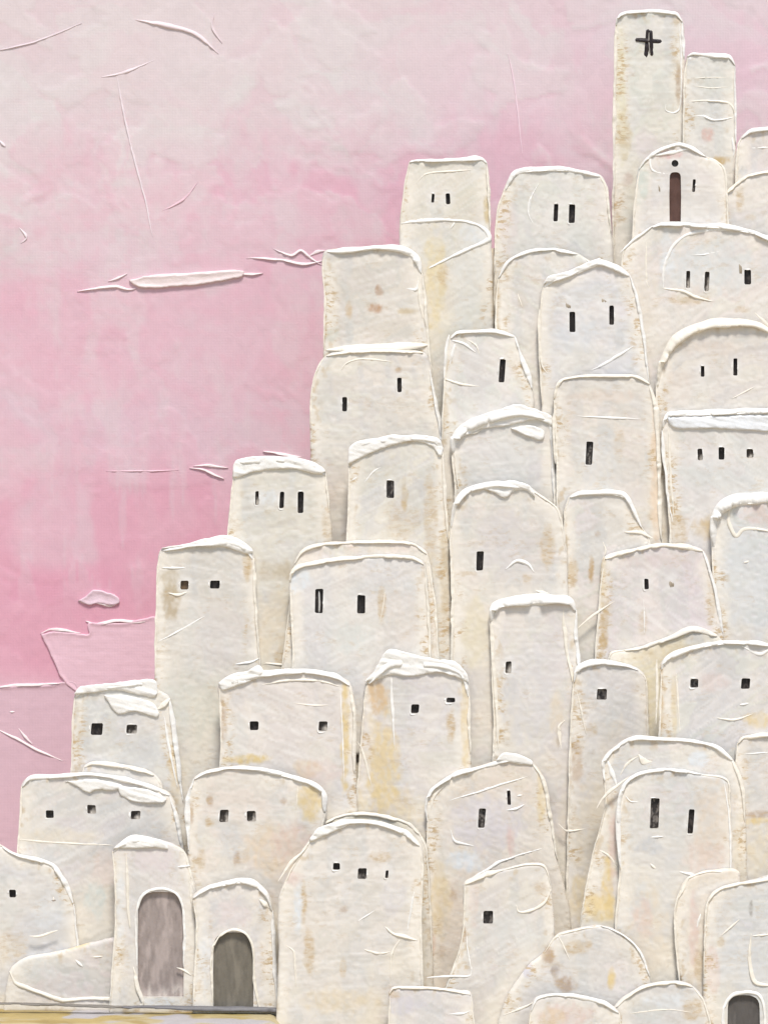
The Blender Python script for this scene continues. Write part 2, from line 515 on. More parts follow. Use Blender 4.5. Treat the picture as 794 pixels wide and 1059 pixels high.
H('three window house', 'broad grey house on the left with three small square windows in a row',
  [(14, 1010), (18, 880), (21, 840), (22, 813), (29, 804), (60, 802), (90, 799), (122, 803), (158, 813), (177, 822), (186, 852), (194, 900), (200, 1010)], 'h',
  tone=(213, 209, 204), rim=(3, 9, [3, 4, 4, 3, 5, 4, 3], WHITE), side=(9, 11, [4, 5, 3]),
  win=[(52, 842, 8, 8), (95, 837, 9, 9, 'half'), (140.5, 843, 10, 9, 'half')],
  cap=[[(68, 808), (100, 806), (126, 812), (118, 817), (100, 816), (92, 820), (80, 813)], [(122, 812), (155, 817), (172, 826), (168, 830), (140, 829), (125, 822)]],
  stain=[(60, 865, 50, 9, (226, 216, 196), .6), (110, 900, 25, 20, (226, 212, 204), .7), (100, 930, 12, 20, (216, 220, 214), .8), (95, 955, 20, 10, (222, 220, 216), .2)],
  str=[([(20, 868), (70, 872), (118, 874)], [1.5, 2, 1], .5)])
H('bridge ridge', 'thin curved roof slab of cream paint under the tiny twin window house',
  [(86, 860), (84, 806), (87, 792), (95, 788), (120, 790), (150, 796), (160, 801), (168, 812), (172, 860)], 'h',
  tone=(226, 221, 214), rim=(2, 6, [4, 5, 4, 4], CREAM))
H('leaning arch', 'cream house with two scratchy windows and a sloping round top behind the low arched doorway',
  [(190, 1010), (194, 880), (194, 825), (200, 805), (214, 797), (250, 792), (290, 799), (320, 808), (336, 819), (338, 840), (332, 870), (334, 1010)], 'h',
  tone=(222, 215, 205), rim=(3, 9, [2, 3, 3, 3, 5, 8, 7], WHITE), side=(1, 3, [3, 5, 3]),
  win=[(232, 844, 9, 13, 'half'), (260, 844, 9, 11, 'half')],
  stain=[(322, 830, 14, 22, OCH, .8), (217, 828, 4, 6, BRN, .6), (198, 842, 3, 12, BRN, .6), (216, 850, 5, 6, TAN, .8), (245, 888, 4, 9, BRN, .6), (208, 888, 5, 12, TAN, .6), (285, 880, 35, 30, (228, 208, 180), .7), (300, 870, 25, 20, ROSE, .5), (293, 829, 4, 4, BRN, .4), (240, 870, 12, 20, GRY, .5)],
  str=[([(308, 812), (307, 830), (306, 850)], [1.5, 1.5, 1], .5)])
H('dome shoulder', 'cream crescent behind the large dome house',
  [(300, 1000), (310, 890), (322, 860), (340, 848), (365, 841), (395, 843), (422, 851), (434, 862), (442, 880), (448, 1000)], 'h',
  tone=(224, 214, 192), rim=(2, 7, [2, 2, 2.5, 2.5, 3, 3], CREAM))
H('lower annex', 'plain lower front with one square window below the bell shaped slit window house',
  [(446, 1130), (458, 1030), (474, 985), (479, 950), (480, 914), (500, 904), (520, 899), (545, 893), (563, 895), (570, 915), (573, 955), (578, 1130)], 'h',
  tone=(222, 215, 208), rim=(4, 6, [3, 3, 5, 2], CREAM),
  win=[(504.5, 948.5, 10, 13, 'grey')], stain=[(558, 917, 6, 6, BRN, .4), (530, 960, 30, 20, (220, 220, 216), .5), (490, 930, 6, 30, ROSE, .3), (480, 966, 3, 9, BRN, .6)],
  str=[([(533, 936), (536, 943), (548, 942), (563, 933), (570, 920)], [2, 3, 3, 3, 1.5], 1), ([(441, 1011), (465, 1009), (485, 1009), (488, 1000)], [2, 2.5, 3, 2], .9), ([(482, 960), (484, 985), (487, 1003)], [1.5, 2, 2], .7)])
H('bell house', 'bell shaped cream house with a forked slit window and a white folded roof edge',
  [(434, 1130), (440, 930), (441, 850), (440, 833), (446, 816), (466, 802), (500, 791), (530, 784), (550, 788), (562, 805), (569, 840), (577, 890), (590, 950), (594, 1130)], 'h',
  tone=(226, 216, 202), rim=(2, 8, [2, 2.5, 3, 4, 4, 6, 6], WHITE), side=(8, 11, [4, 4, 2.5], CREAM),
  win=[(498, 846, 7, 20, 'grey'), (526, 825, 3.5, 15)],
  cap=[[(513, 786), (520, 779), (535, 780), (549, 786), (550, 791), (530, 789)]],
  stain=[(505, 850, 40, 35, (219, 213, 213), .95), (445, 790, 12, 30, OCH, .5), (480, 890, 20, 12, ICE, .8), (560, 820, 5, 40, OCH, .55), (455, 930, 12, 40, OCH, .5), (528, 870, 5, 15, ROSE, .7), (470, 925, 6, 8, BRN, .4), (447, 978, 4, 14, (222, 180, 150), .6), (455, 985, 6, 8, BRN, .35)],
  str=[([(445, 838), (450, 822), (466, 806)], [2, 3, 2], 1.2), ([(464, 828), (500, 817), (545, 803)], [1.5, 2, 1], .6), ([(466, 858), (470, 870), (490, 875)], [2, 3, 1.5], .7), ([(480, 913), (500, 901), (520, 890), (560, 877)], [3, 3, 2, 1.5], .9), ([(523, 838), (534, 836), (542, 832)], [2, 3, 1.5], .9), ([(534, 823), (540, 822)], [2, 2], .8)])
H('arch front', 'grey arched house with one long and one shorter slit window inside a larger arch',
  [(626, 1130), (636, 960), (640, 900), (639, 832), (645, 811), (660, 799), (690, 795), (725, 800), (752, 806), (755, 830), (756, 905), (757, 1130)], 'h',
  tone=(217, 215, 212), rim=(2, 7, [2, 3, 4, 3, 3, 3], WHITE),
  win=[(676.5, 841, 9, 31, 'grey'), (714, 849.5, 6, 25)],
  stain=[(735, 850, 20, 50, (224, 210, 192), .75), (730, 885, 25, 20, (224, 204, 190), .6), (672, 875, 16, 10, GRY, .8), (668, 970, 25, 60, (228, 216, 196), .75), (665, 950, 12, 20, ROSE, .4), (720, 955, 30, 40, (229, 218, 200), .6)],
  str=[([(616, 837), (624, 824), (638, 812), (650, 803)], [2, 3, 3, 2], 1.1), ([(638, 828), (639, 860), (640, 895)], [4, 6, 3], 1.4), ([(702, 902), (725, 907), (755, 910)], [3, 4, 4], 1.3), ([(714, 905), (704, 918)], [3, 2], 1.2), ([(672, 866), (686, 865)], [2, 1.5], .7), ([(672, 893), (678, 899)], [2, 3], .9), ([(748, 808), (753, 840), (755, 880), (755, 908)], [2, 2, 2, 2], .6), ([(646, 823), (652, 829), (660, 829)], [2, 1.5, 1], .5)])
H('arch back', 'larger cream arch rising behind the grey slit window arch on the right',
  [(590, 1130), (599, 960), (611, 890), (625, 835), (624, 808), (623, 785), (640, 769), (655, 762), (685, 763), (715, 765), (742, 772), (758, 786), (767, 806), (771, 850), (778, 1130)], 'h',
  tone=(226, 221, 210), rim=(4, 11, [3, 4, 5, 4, 3, 3, 4, 6], WHITE), side=(11, 13, [6, 4, 2], CREAM),
  stain=[(618, 938, 22, 18, (233, 208, 150), .8), (722, 785, 12, 8, ICE, .8), (628, 920, 7, 40, OCH, .8), (633, 870, 5, 40, ROSE, .6), (640, 800, 10, 20, GRY, .5), (765, 900, 8, 60, (228, 212, 180), .5)],
  str=[([(627, 785), (633, 800), (638, 815)], [3, 5, 3], 1.2), ([(660, 780), (665, 787), (674, 788)], [3, 6, 3], 1.6), ([(618, 878), (630, 886), (639, 900)], [2, 2.5, 2], .8), ([(660, 782), (648, 790), (640, 803)], [1.5, 2, 1.5], .7)])
H('edge block', 'plain block with an ochre smear at the right edge below the two window roof',
  [(752, 1010), (757, 900), (759, 800), (762, 768), (768, 762), (790, 759), (832, 754), (832, 1010)], 'h',
  tone=(219, 214, 207), rim=(3, 6, [3, 4, 5], CREAM), stain=[(785, 842, 14, 5, BRN, .6), (782, 849, 16, 4, OCH, .8), (790, 880, 25, 30, (230, 216, 188), .7)],
  str=[([(768, 780), (795, 778)], [1, 1.5], .5)])
H('twin flat', 'flat topped house with two small windows far apart under a folded white roof edge',
  [(222, 860), (228, 770), (227, 725), (226, 708), (238, 701), (275, 695), (320, 693), (348, 698), (363, 708), (368, 740), (368, 800), (371, 860)], 'h',
  tone=(221, 215, 208), rim=(3, 8, [7, 8, 6, 5, 4, 4], WHITE), side=(8, 10, [4, 5, 4], CREAM),
  win=[(263, 750.5, 9, 9), (334, 751, 9, 10, 'half')],
  cap=[[(226, 706), (236, 699), (255, 694), (268, 688), (272, 697), (262, 703), (245, 709), (231, 714)]],
  stain=[(229, 745, 6, 28, BRN, .6), (256, 785, 26, 5, OCH, .9), (357, 760, 5, 60, OCH, .8), (318, 795, 15, 12, (224, 204, 170), .6), (245, 760, 12, 25, (214, 214, 208), .5), (330, 800, 25, 15, ROSE, .4)],
  str=[([(303, 727), (322, 729), (340, 729)], [1, 2, 1], .6), ([(352, 712), (354, 760), (356, 810)], [1.5, 1.5, 1], .4), ([(270, 708), (300, 703), (330, 704), (352, 710)], [2, 3, 3, 2], 1)])
H('ochre sided', 'short house with a thick sagging white roof and an ochre left side',
  [(362, 900), (371, 790), (376, 725), (379, 706), (391, 692), (405, 683), (430, 683), (462, 686), (480, 696), (486, 720), (487, 780), (491, 900)], 'h',
  tone=(217, 213, 209), rim=(3, 9, [5, 8, 9, 9, 8, 6, 3], WHITE), side=(9, 10, [4, 3], CREAM),
  win=[(429, 733, 8, 9), (466, 724, 9, 5, 'grey')],
  cap=[[(377, 705), (386, 695), (397, 676), (404, 671), (425, 676), (452, 682), (470, 684), (481, 694), (484, 705), (472, 700), (452, 695), (430, 699), (404, 698), (388, 702)]],
  stain=[(391, 720, 12, 20, (216, 188, 150), .8), (395, 790, 20, 60, OCH, .75), (466, 750, 5, 18, TAN, .7), (481, 745, 5, 60, OCH, .5), (400, 835, 35, 25, OCH, .5), (377, 770, 8, 50, (220, 212, 206), .6)],
  str=[([(404, 700), (406, 740), (408, 775)], [3, 3, 1.5], 1), ([(368, 765), (374, 775), (384, 812)], [1.5, 2.5, 2], .6), ([(377, 708), (388, 702), (402, 699)], [3, 3, 2], 1.3)])
H('step twin', 'small grey house beside pink sky with two square windows and a white roof flap',
  [(68, 890), (73, 800), (75, 745), (77, 720), (84, 712), (110, 708), (152, 705), (164, 713), (176, 722), (182, 760), (190, 830), (196, 890)], 'h',
  tone=(213, 211, 208), rim=(3, 7, [4, 5, 7, 5, 5], WHITE), side=(8, 10, [5, 5, 3]),
  win=[(100.5, 754, 12, 12), (136.5, 754, 11, 9, 'half')],
  cap=[[(77, 718), (84, 710), (120, 706), (159, 703), (161, 720), (142, 718), (120, 713), (98, 716)], [(108, 719), (130, 719), (158, 727), (165, 738), (162, 742), (140, 735), (122, 738)]],
  stain=[(78, 735, 4, 12, (196, 190, 182), .6), (150, 780, 25, 20, GRY, .5), (182, 790, 8, 40, (226, 206, 168), .6)],
  str=[([(163, 733), (170, 728), (176, 722)], [5, 6, 4], 2.5), ([(170, 740), (176, 780), (184, 815)], [2.5, 2.5, 2], .8)])
H('tan ledge', 'broad house under an arched white ledge with two dark windows at the right edge',
  [(672, 1000), (680, 780), (682, 720), (682, 692), (687, 681), (710, 670), (742, 663), (775, 663), (800, 667), (832, 672), (832, 1000)], 'h',
  tone=(217, 214, 210), rim=(3, 8, [7, 6, 5, 4, 4, 4], WHITE),
  win=[(717.5, 706.5, 8, 9, 'grey'), (770.5, 707, 9, 11)],
  stain=[(679, 725, 9, 45, (204, 176, 130), .8), (672, 690, 8, 30, OCH, .6), (785, 745, 16, 9, OCH, .6), (735, 705, 18, 12, ROSE, .3), (697, 730, 4, 40, OCH, .4)],
  str=[([(699, 696), (701, 730), (703, 758)], [1.5, 2, 1], .5), ([(736, 742), (760, 744), (778, 738)], [1.5, 3, 2], .8), ([(764, 729), (774, 727)], [2, 2], .7), ([(766, 668), (785, 676), (797, 670)], [2, 3, 3], 1), ([(679, 682), (679, 720), (678, 750)], [3, 2.5, 1.5], .8)])
H('small arch', 'small round topped house with a single square window beside the leaning white framed block',
  [(584, 1010), (588, 800), (592, 705), (598, 689), (620, 683), (645, 686), (660, 692), (668, 702), (671, 760), (678, 1010)], 'h',
  tone=(218, 214, 210), rim=(2, 6, [4, 6, 6, 4, 2], WHITE), win=[(622, 718, 10, 11, 'grey')],
  stain=[(635, 770, 20, 30, (226, 216, 200), .6), (610, 860, 22, 60, (226, 216, 198), .8), (600, 930, 12, 30, (232, 212, 168), .6), (596, 790, 7, 25, (206, 188, 168), .7), (610, 755, 8, 8, TAN, .4)],
  str=[([(596, 715), (602, 740), (606, 760)], [2, 2, 1], .7), ([(577, 852), (585, 859), (605, 857)], [2, 2.5, 1], .7)])
H('framed slab', 'tall leaning slab of grey plaster framed by a heavy white edge',
  [(495, 1000), (510, 770), (508, 690), (506, 642), (510, 626), (530, 620), (570, 618), (590, 620), (596, 630), (597, 660), (603, 720), (612, 800), (618, 1000)], 'h',
  tone=(219, 213, 209), rim=(3, 8, [6, 9, 9, 9, 8, 6], WHITE), side=(8, 11, [4, 4, 3]),
  win=[(525.5, 690, 6, 12, 'half')],
  stain=[(545, 720, 30, 60, (217, 214, 212), .7), (527, 712, 8, 14, (206, 203, 200), .6), (575, 740, 8, 30, (226, 212, 190), .6), (590, 840, 18, 40, (226, 214, 196), .7), (577, 760, 3, 12, (178, 164, 146), .6)],
  str=[([(508, 640), (510, 690), (513, 730), (515, 775)], [4, 3.5, 3, 2], 1.2), ([(582, 630), (584, 655), (588, 685), (596, 715), (604, 730)], [3, 4, 3, 3, 1.5], 1.3), ([(584, 745), (578, 752), (580, 775)], [2, 3, 2], .8)])
H('ochre shelf', 'ochre plaster shelf under the mauve house with the pointed slit window',
  [(618, 860), (624, 720), (630, 676), (645, 672), (665, 668), (690, 659), (715, 650), (728, 652), (742, 657), (755, 680), (760, 860)], 'h',
  tone=(232, 221, 194), rim=(3, 8, [2, 3, 4, 6, 5], CREAM), stain=[(690, 675, 40, 12, OCH, .45)])
H('mauve house', 'mauve grey house with one narrow slit window and a smudge under a thin curved edge',
  [(606, 860), (614, 690), (620, 610), (624, 577), (648, 569), (680, 563), (708, 564), (727, 569), (735, 590), (742, 620), (748, 655), (756, 860)], 'h',
  tone=(221, 213, 211), rim=(3, 7, [2.5, 4, 4, 4, 4], CREAM), side=(7, 10, [4, 4, 3]), win=[(668, 604, 4.5, 11), (694, 604, 6, 8, 'smudge')],
  stain=[(624, 650, 5, 28, (196, 172, 132), .8), (680, 580, 40, 8, (218, 204, 200), .6), (735, 620, 5, 25, TAN, .5), (665, 645, 6, 14, TAN, .3), (622, 600, 6, 30, OCH, .35)],
  str=[([(665, 620), (666, 640), (666, 655)], [1, 1.5, 1], .4), ([(596, 650), (615, 635), (635, 622)], [2, 3, 1.5], .8)])
H('edge round', 'pale bluish house cut by the right edge with a broad white rounded corner',
  [(736, 860), (738, 640), (735, 565), (735, 538), (742, 523), (756, 515), (780, 513), (832, 511), (832, 860)], 'h',
  tone=(219, 219, 218), rim=(2, 7, [6, 10, 12, 11, 10], WHITE), stain=[(790, 533, 25, 16, ROSE, .5), (770, 600, 30, 50, (221, 222, 221), .6)],
  str=[([(754, 522), (753, 540), (760, 554), (768, 548), (780, 547), (797, 550)], [3, 4, 4, 3, 3, 3], 1.4), ([(768, 582), (774, 580)], [2, 2], .6)])
H('slit column', 'tall beige house with a single slanted slit window left of the thick framed slab',
  [(452, 800), (466, 700), (467, 620), (465, 545), (470, 519), (478, 508), (490, 502), (515, 499), (545, 503), (562, 514), (578, 528), (586, 570), (590, 800)], 'h',
  tone=(219, 213, 206), rim=(3, 8, [4, 5, 6, 7, 6, 4], WHITE), side=(0, 3, [1, 4, 3, 3], CREAM),
  win=[(496, 580, 7, 20)],
  cap=[[(488, 503), (510, 499), (530, 497), (548, 503), (553, 515), (545, 507), (532, 506), (522, 515), (508, 508)]],
  stain=[(566, 565, 8, 25, TAN, .6), (480, 593, 12, 3, TAN, .5), (545, 598, 6, 6, TAN, .5), (490, 650, 14, 40, (226, 216, 190), .7), (520, 560, 30, 40, (216, 210, 208), .6)],
  str=[([(522, 589), (534, 580), (545, 583), (553, 592)], [3, 4, 4, 2], 1.3), ([(553, 611), (560, 613), (568, 614)], [2, 4, 2], 1), ([(524, 513), (533, 505), (544, 506), (552, 516)], [3, 3, 3, 2], 1.5)])
H('notched', 'small pale house with a tan upright slit below the single tall glossy window',
  [(580, 800), (584, 620), (583, 530), (588, 513), (600, 508), (625, 508), (645, 511), (655, 525), (664, 545), (672, 560), (684, 800)], 'h',
  tone=(221, 217, 209), rim=(3, 8, [4, 5, 5, 4, 4], WHITE), stain=[(592, 590, 6, 16, TAN, .7), (611, 588, 3, 15, (196, 170, 132), .95), (618, 552, 3, 3, BRN, .4), (600, 660, 15, 40, (222, 216, 200), .5)],
  str=[([(645, 550), (662, 551), (675, 557)], [2, 4, 3], 1.2), ([(623, 560), (626, 570), (622, 580)], [1.5, 1.5, 1], .5)])
H('band house', 'wide house at the right edge with a bluish white band over two slit windows',
  [(682, 720), (692, 560), (688, 500), (684, 442), (687, 431), (693, 427), (740, 425), (785, 423), (832, 424), (832, 720)], 'h',
  tone=(222, 219, 212), rim=(3, 8, [5, 6, 5, 5, 6], WHITE), win=[(723.5, 470, 5, 12, 'half'), (745.5, 469, 6, 13), (775, 469, 7, 9, 'half')],
  cap=[[(690, 432), (740, 430), (797, 430), (832, 432), (832, 446), (797, 446), (740, 443), (700, 443), (692, 439)]], capcol=(232, 234, 236),
  stain=[(745, 545, 30, 16, (206, 180, 130), .7), (700, 545, 12, 20, TAN, .5), (730, 490, 40, 20, (220, 221, 218), .5)],
  str=[([(684, 445), (687, 480), (691, 520), (695, 540)], [4, 3, 3, 2], 1.3), ([(691, 445), (693, 490), (696, 535)], [2, 2.5, 1.5], .8)])
H('tall window', 'beige upright house with a single tall glossy window and a cream border',
  [(566, 740), (574, 640), (575, 480), (572, 412), (578, 394), (600, 388), (630, 387), (658, 389), (672, 397), (679, 420), (682, 480), (684, 560), (688, 740)], 'h',
  tone=(221, 214, 206), rim=(3, 8, [4, 3, 3, 3, 4], CREAM), side=(8, 11, [4, 5, 4], CREAM), win=[(609, 468.5, 7, 24, 'grey')],
  stain=[(678, 500, 6, 90, (230, 208, 182), .8), (625, 410, 40, 8, (224, 210, 196), .7), (620, 480, 25, 40, (215, 214, 211), .6), (640, 460, 6, 20, TAN, .3)],
  str=[([(596, 430), (630, 432), (662, 433)], [1, 2, 1], .6), ([(573, 420), (572, 450), (574, 480)], [3, 3, 2], 1.1), ([(573, 500), (574, 540), (576, 590)], [2, 2, 2], .6)])
H('shaggy roof', 'windowless house with a thick ragged white roof in the middle of the town',
  [(455, 740), (464, 600), (470, 510), (466, 468), (470, 450), (485, 436), (505, 428), (530, 423), (552, 425), (569, 432), (573, 450), (575, 520), (580, 740)], 'h',
  tone=(221, 218, 211), rim=(3, 9, [8, 9, 10, 12, 10, 8, 5], WHITE), side=(9, 11, [5, 6, 4]),
  cap=[[(466, 456), (472, 445), (490, 433), (515, 424), (534, 418), (552, 423), (570, 430), (571, 440), (556, 434), (540, 436), (520, 441), (500, 443), (482, 450)], [(528, 443), (548, 440), (562, 446), (560, 455), (545, 451)]],
  stain=[(520, 470, 35, 20, (224, 221, 216), .6), (457, 500, 8, 30, TAN, .6), (570, 540, 6, 20, OCH, .4)],
  str=[([(470, 470), (472, 490), (474, 505)], [3, 3, 2], 1.2), ([(484, 450), (492, 447), (500, 443)], [2, 3, 2], 1.5)])
H('twin double', 'house with two black upright windows under a thin cream double edge left of centre',
  [(293, 760), (302, 690), (301, 640), (299, 602), (304, 588), (325, 581), (360, 576), (400, 574), (428, 576), (439, 583), (443, 620), (446, 700), (450, 760)], 'h',
  tone=(221, 218, 214), rim=(3, 9, [4, 4, 4, 4, 4, 4], CREAM), side=(9, 11, [3, 3, 2], CREAM),
  win=[(330, 621.5, 8, 25, 'double'), (373.5, 625, 8, 19)],
  stain=[(395, 625, 5, 22, TAN, .6), (310, 600, 14, 12, ICE, .8), (360, 660, 25, 20, (218, 220, 214), .7), (415, 640, 20, 40, (221, 212, 202), .6)],
  str=[([(398, 612), (396, 630), (392, 645)], [2, 2, 1], .5)])
H('double edge', 'cream second roof line rising just behind the two black upright windows',
  [(290, 700), (300, 620), (304, 583), (312, 570), (330, 563), (365, 560), (400, 559), (428, 562), (442, 572), (450, 620), (455, 700)], 'h',
  tone=(221, 210, 192), rim=(2, 8, [2, 3, 3, 3, 3, 3], CREAM))
H('beak house', 'tall house on the left with two round dark holes and a curling white roof',
  [(152, 850), (160, 700), (161, 640), (163, 585), (167, 568), (190, 563), (215, 559), (238, 557), (255, 564), (263, 577), (266, 640), (272, 720), (280, 850)], 'h',
  tone=(216, 211, 202), rim=(4, 9, [3, 4, 6, 9, 9, 6], WHITE), side=(9, 11, [4, 2, 1], CREAM),
  win=[(222.5, 604.5, 10, 8), (191, 605, 8, 9, 'brown')],
  cap=[[(167, 567), (190, 563), (213, 557), (236, 554), (252, 560), (262, 570), (255, 573), (235, 566), (210, 563), (185, 566)]],
  stain=[(177, 622, 10, 20, (188, 170, 140), .7), (176, 600, 10, 14, (196, 182, 156), .6), (256, 585, 5, 18, TAN, .8), (230, 660, 30, 40, (220, 212, 206), .6), (200, 730, 40, 40, (212, 212, 200), .6)],
  str=[([(167, 587), (192, 587)], [1.5, 2], .8), ([(174, 613), (184, 615), (194, 612)], [2, 3, 2], 1), ([(163, 664), (190, 650), (212, 637)], [1.5, 2, 1], .6), ([(243, 687), (258, 685), (268, 681)], [2, 2.5, 2], 1)])
H('white cap three', 'house with three slender upright slits under a white slab of roof',
  [(222, 760), (232, 600), (236, 540), (240, 500), (241, 485), (247, 476), (280, 473), (310, 475), (328, 480), (337, 490), (342, 530), (346, 600), (354, 760)], 'h',
  tone=(217, 212, 201), rim=(4, 9, [5, 6, 6, 6, 6, 4], WHITE), side=(9, 10, [3, 2], CREAM),
  win=[(266, 515, 3.5, 14, 'half'), (291.5, 517, 4.5, 17), (311, 519.5, 6, 22)],
  cap=[[(241, 493), (243, 477), (262, 472), (290, 472), (318, 476), (332, 482), (337, 488), (328, 490), (305, 485), (285, 485), (262, 488), (247, 493)]],
  stain=[(287, 590, 28, 12, (196, 182, 156), .7), (340, 545, 8, 30, TAN, .4), (285, 650, 30, 40, (222, 208, 184), .6), (275, 515, 14, 8, ICE, .6), (293, 680, 10, 12, TAN, .7)],
  str=[([(272, 688), (275, 686), (305, 689)], [2, 2.5, 1.5], .8)])
H('half cap', 'house with one small dark blue black window under a slanting white cap',
  [(348, 760), (357, 600), (360, 500), (360, 470), (364, 460), (390, 454), (425, 451), (450, 454), (458, 464), (460, 500), (464, 560), (472, 760)], 'h',
  tone=(219, 214, 204), rim=(3, 8, [5, 5, 6, 6, 5, 4], WHITE), side=(8, 10, [3, 2], CREAM), win=[(403.5, 506, 8, 18, 'grey')],
  cap=[[(360, 480), (361, 463), (372, 457), (400, 452), (430, 450), (452, 453), (458, 463), (455, 472), (446, 461), (425, 456), (400, 462), (380, 470)]],
  stain=[(418, 512, 4, 16, (196, 176, 140), .7), (445, 540, 8, 50, TAN, .5), (415, 540, 20, 25, TAN, .35), (460, 600, 6, 60, (206, 190, 160), .7)],
  str=[([(363, 497), (369, 493)], [2, 1.5], .8), ([(376, 500), (386, 488), (396, 482)], [1, 1.5, 1], .4)])
H('boxy window', 'small squarish white edged house with one slanted slit right of centre',
  [(448, 580), (456, 460), (459, 394), (462, 365), (465, 349), (472, 343), (492, 341), (515, 342), (532, 347), (539, 365), (547, 386), (551, 402), (555, 480), (562, 580)], 'h',
  tone=(224, 221, 214), rim=(4, 8, [3, 4, 5, 5, 4], WHITE), side=(8, 11, [4, 4, 6, 5]), win=[(519, 383.5, 6, 24)],
  stain=[(455, 430, 8, 30, TAN, .5), (495, 420, 30, 15, (226, 222, 214), .5)],
  str=[([(464, 346), (461, 368), (459, 392)], [4, 4, 3], 1.4), ([(459, 392), (475, 397), (496, 400)], [3, 3, 1.5], 1.1), ([(467, 352), (480, 356), (492, 365)], [3, 3, 1.5], 1), ([(470, 356), (464, 380)], [4, 2], .9), ([(483, 351), (492, 357), (496, 367)], [1.5, 2, 1], .7)])
H('two slit', 'broad grey house with two black slits under a jagged white roof fold',
  [(548, 560), (560, 420), (557, 370), (557, 330), (561, 296), (572, 287), (590, 281), (606, 274), (618, 269), (638, 275), (651, 284), (660, 310), (667, 355), (672, 400), (678, 560)], 'h',
  tone=(221, 219, 217), rim=(4, 10, [6, 7, 5, 5, 6, 6], WHITE), side=(10, 13, [4, 4, 3, 1]),
  win=[(591.5, 333, 6, 21), (632, 326, 5, 20), (587, 316, 6, 7, 'smudge'), (624, 311, 6, 6, 'smudge')],
  cap=[[(561, 294), (567, 286), (590, 279), (606, 272), (620, 267), (618, 274), (604, 280), (588, 286), (572, 291)]],
  stain=[(600, 345, 25, 20, (217, 219, 221), .7), (640, 350, 8, 12, GRY, .6)],
  str=[([(558, 320), (557, 350), (560, 378), (566, 387)], [3, 3, 3, 2], 1), ([(610, 384), (635, 370), (654, 358)], [2, 3, 2], .8)])
H('round brow', 'wide arched house at the right edge with two thin slits under a cream band',
  [(672, 620), (680, 450), (677, 400), (682, 373), (694, 353), (712, 340), (735, 332), (760, 330), (782, 333), (800, 342), (832, 358), (832, 620)], 'h',
  tone=(219, 213, 206), rim=(2, 9, [5, 7, 9, 10, 10, 9, 8], CREAM), win=[(726, 384, 3.5, 11), (760, 379.5, 4, 18)],
  stain=[(740, 360, 40, 8, (224, 210, 196), .5), (700, 400, 15, 20, (224, 212, 200), .5)],
  str=[([(756, 412), (768, 406), (780, 400)], [1.5, 2, 1], .6), ([(780, 323), (787, 330), (797, 340)], [2, 4, 4], 1.3)])
H('arch inset', 'wide pale house with an arched inset and three stubby slits beside the chapel',
  [(636, 560), (645, 420), (640, 330), (644, 258), (656, 248), (673, 234), (682, 231), (712, 231), (750, 233), (780, 239), (800, 247), (832, 258), (832, 560)], 'h',
  tone=(224, 218, 209), rim=(5, 11, [4, 4, 4, 5, 6, 6], WHITE), win=[(711, 289, 4, 18, 'half'), (730.5, 291, 5, 20, 'half'), (772.5, 286.5, 7, 15), (765, 278, 4, 12, 'smudge')],
  stain=[(735, 275, 50, 30, (218, 219, 216), .9), (690, 265, 8, 30, ICE, .6), (710, 310, 25, 5, TAN, .5), (668, 310, 15, 40, (227, 218, 204), .7), (767, 320, 10, 4, TAN, .5)],
  str=[([(640, 262), (655, 248), (675, 233)], [1.5, 3, 3], 1), ([(685, 298), (687, 275), (695, 255), (708, 244), (730, 238), (760, 238)], [3, 3, 3, 3, 3, 2], .9), ([(684, 298), (705, 301), (720, 307), (738, 312)], [3, 3, 3, 1.5], 1), ([(714, 264), (728, 263), (744, 260)], [1, 1.5, 1], .4), ([(668, 250), (668, 290), (672, 300)], [1.5, 2, 1.5], .4)])
H('low brow', 'plain rounded house front half hidden behind the jagged white roof fold',
  [(504, 560), (511, 430), (512, 320), (514, 287), (525, 269), (545, 260), (572, 257), (597, 262), (612, 272), (630, 300), (640, 560)], 'h',
  tone=(223, 218, 208), rim=(3, 7, [3, 3, 3, 3], WHITE), stain=[(513, 310, 5, 40, TAN, .6), (540, 310, 5, 10, (216, 206, 190), .6)],
  str=[([(535, 303), (537, 310), (540, 318)], [2, 2, 1], .7)])
H('long window', 'long cream house on the left skyline with two small black windows at different heights',
  [(312, 620), (321, 500), (320, 440), (322, 402), (328, 380), (337, 367), (360, 363), (400, 362), (438, 364), (446, 382), (451, 412), (457, 450), (460, 500), (466, 620)], 'h',
  tone=(226, 219, 207), rim=(5, 8, [2, 3, 3, 4], CREAM), side=(9, 12, [3, 4, 4, 3]), win=[(356.5, 418, 5, 15), (413, 398, 4.5, 15)],
  stain=[(412, 383, 4, 3, BRN, .5), (335, 410, 8, 30, (222, 218, 208), .5), (400, 430, 35, 30, (225, 215, 202), .5)],
  str=[([(350, 388), (358, 376), (375, 371), (405, 374)], [1, 1.5, 2, 1.5], .5)])
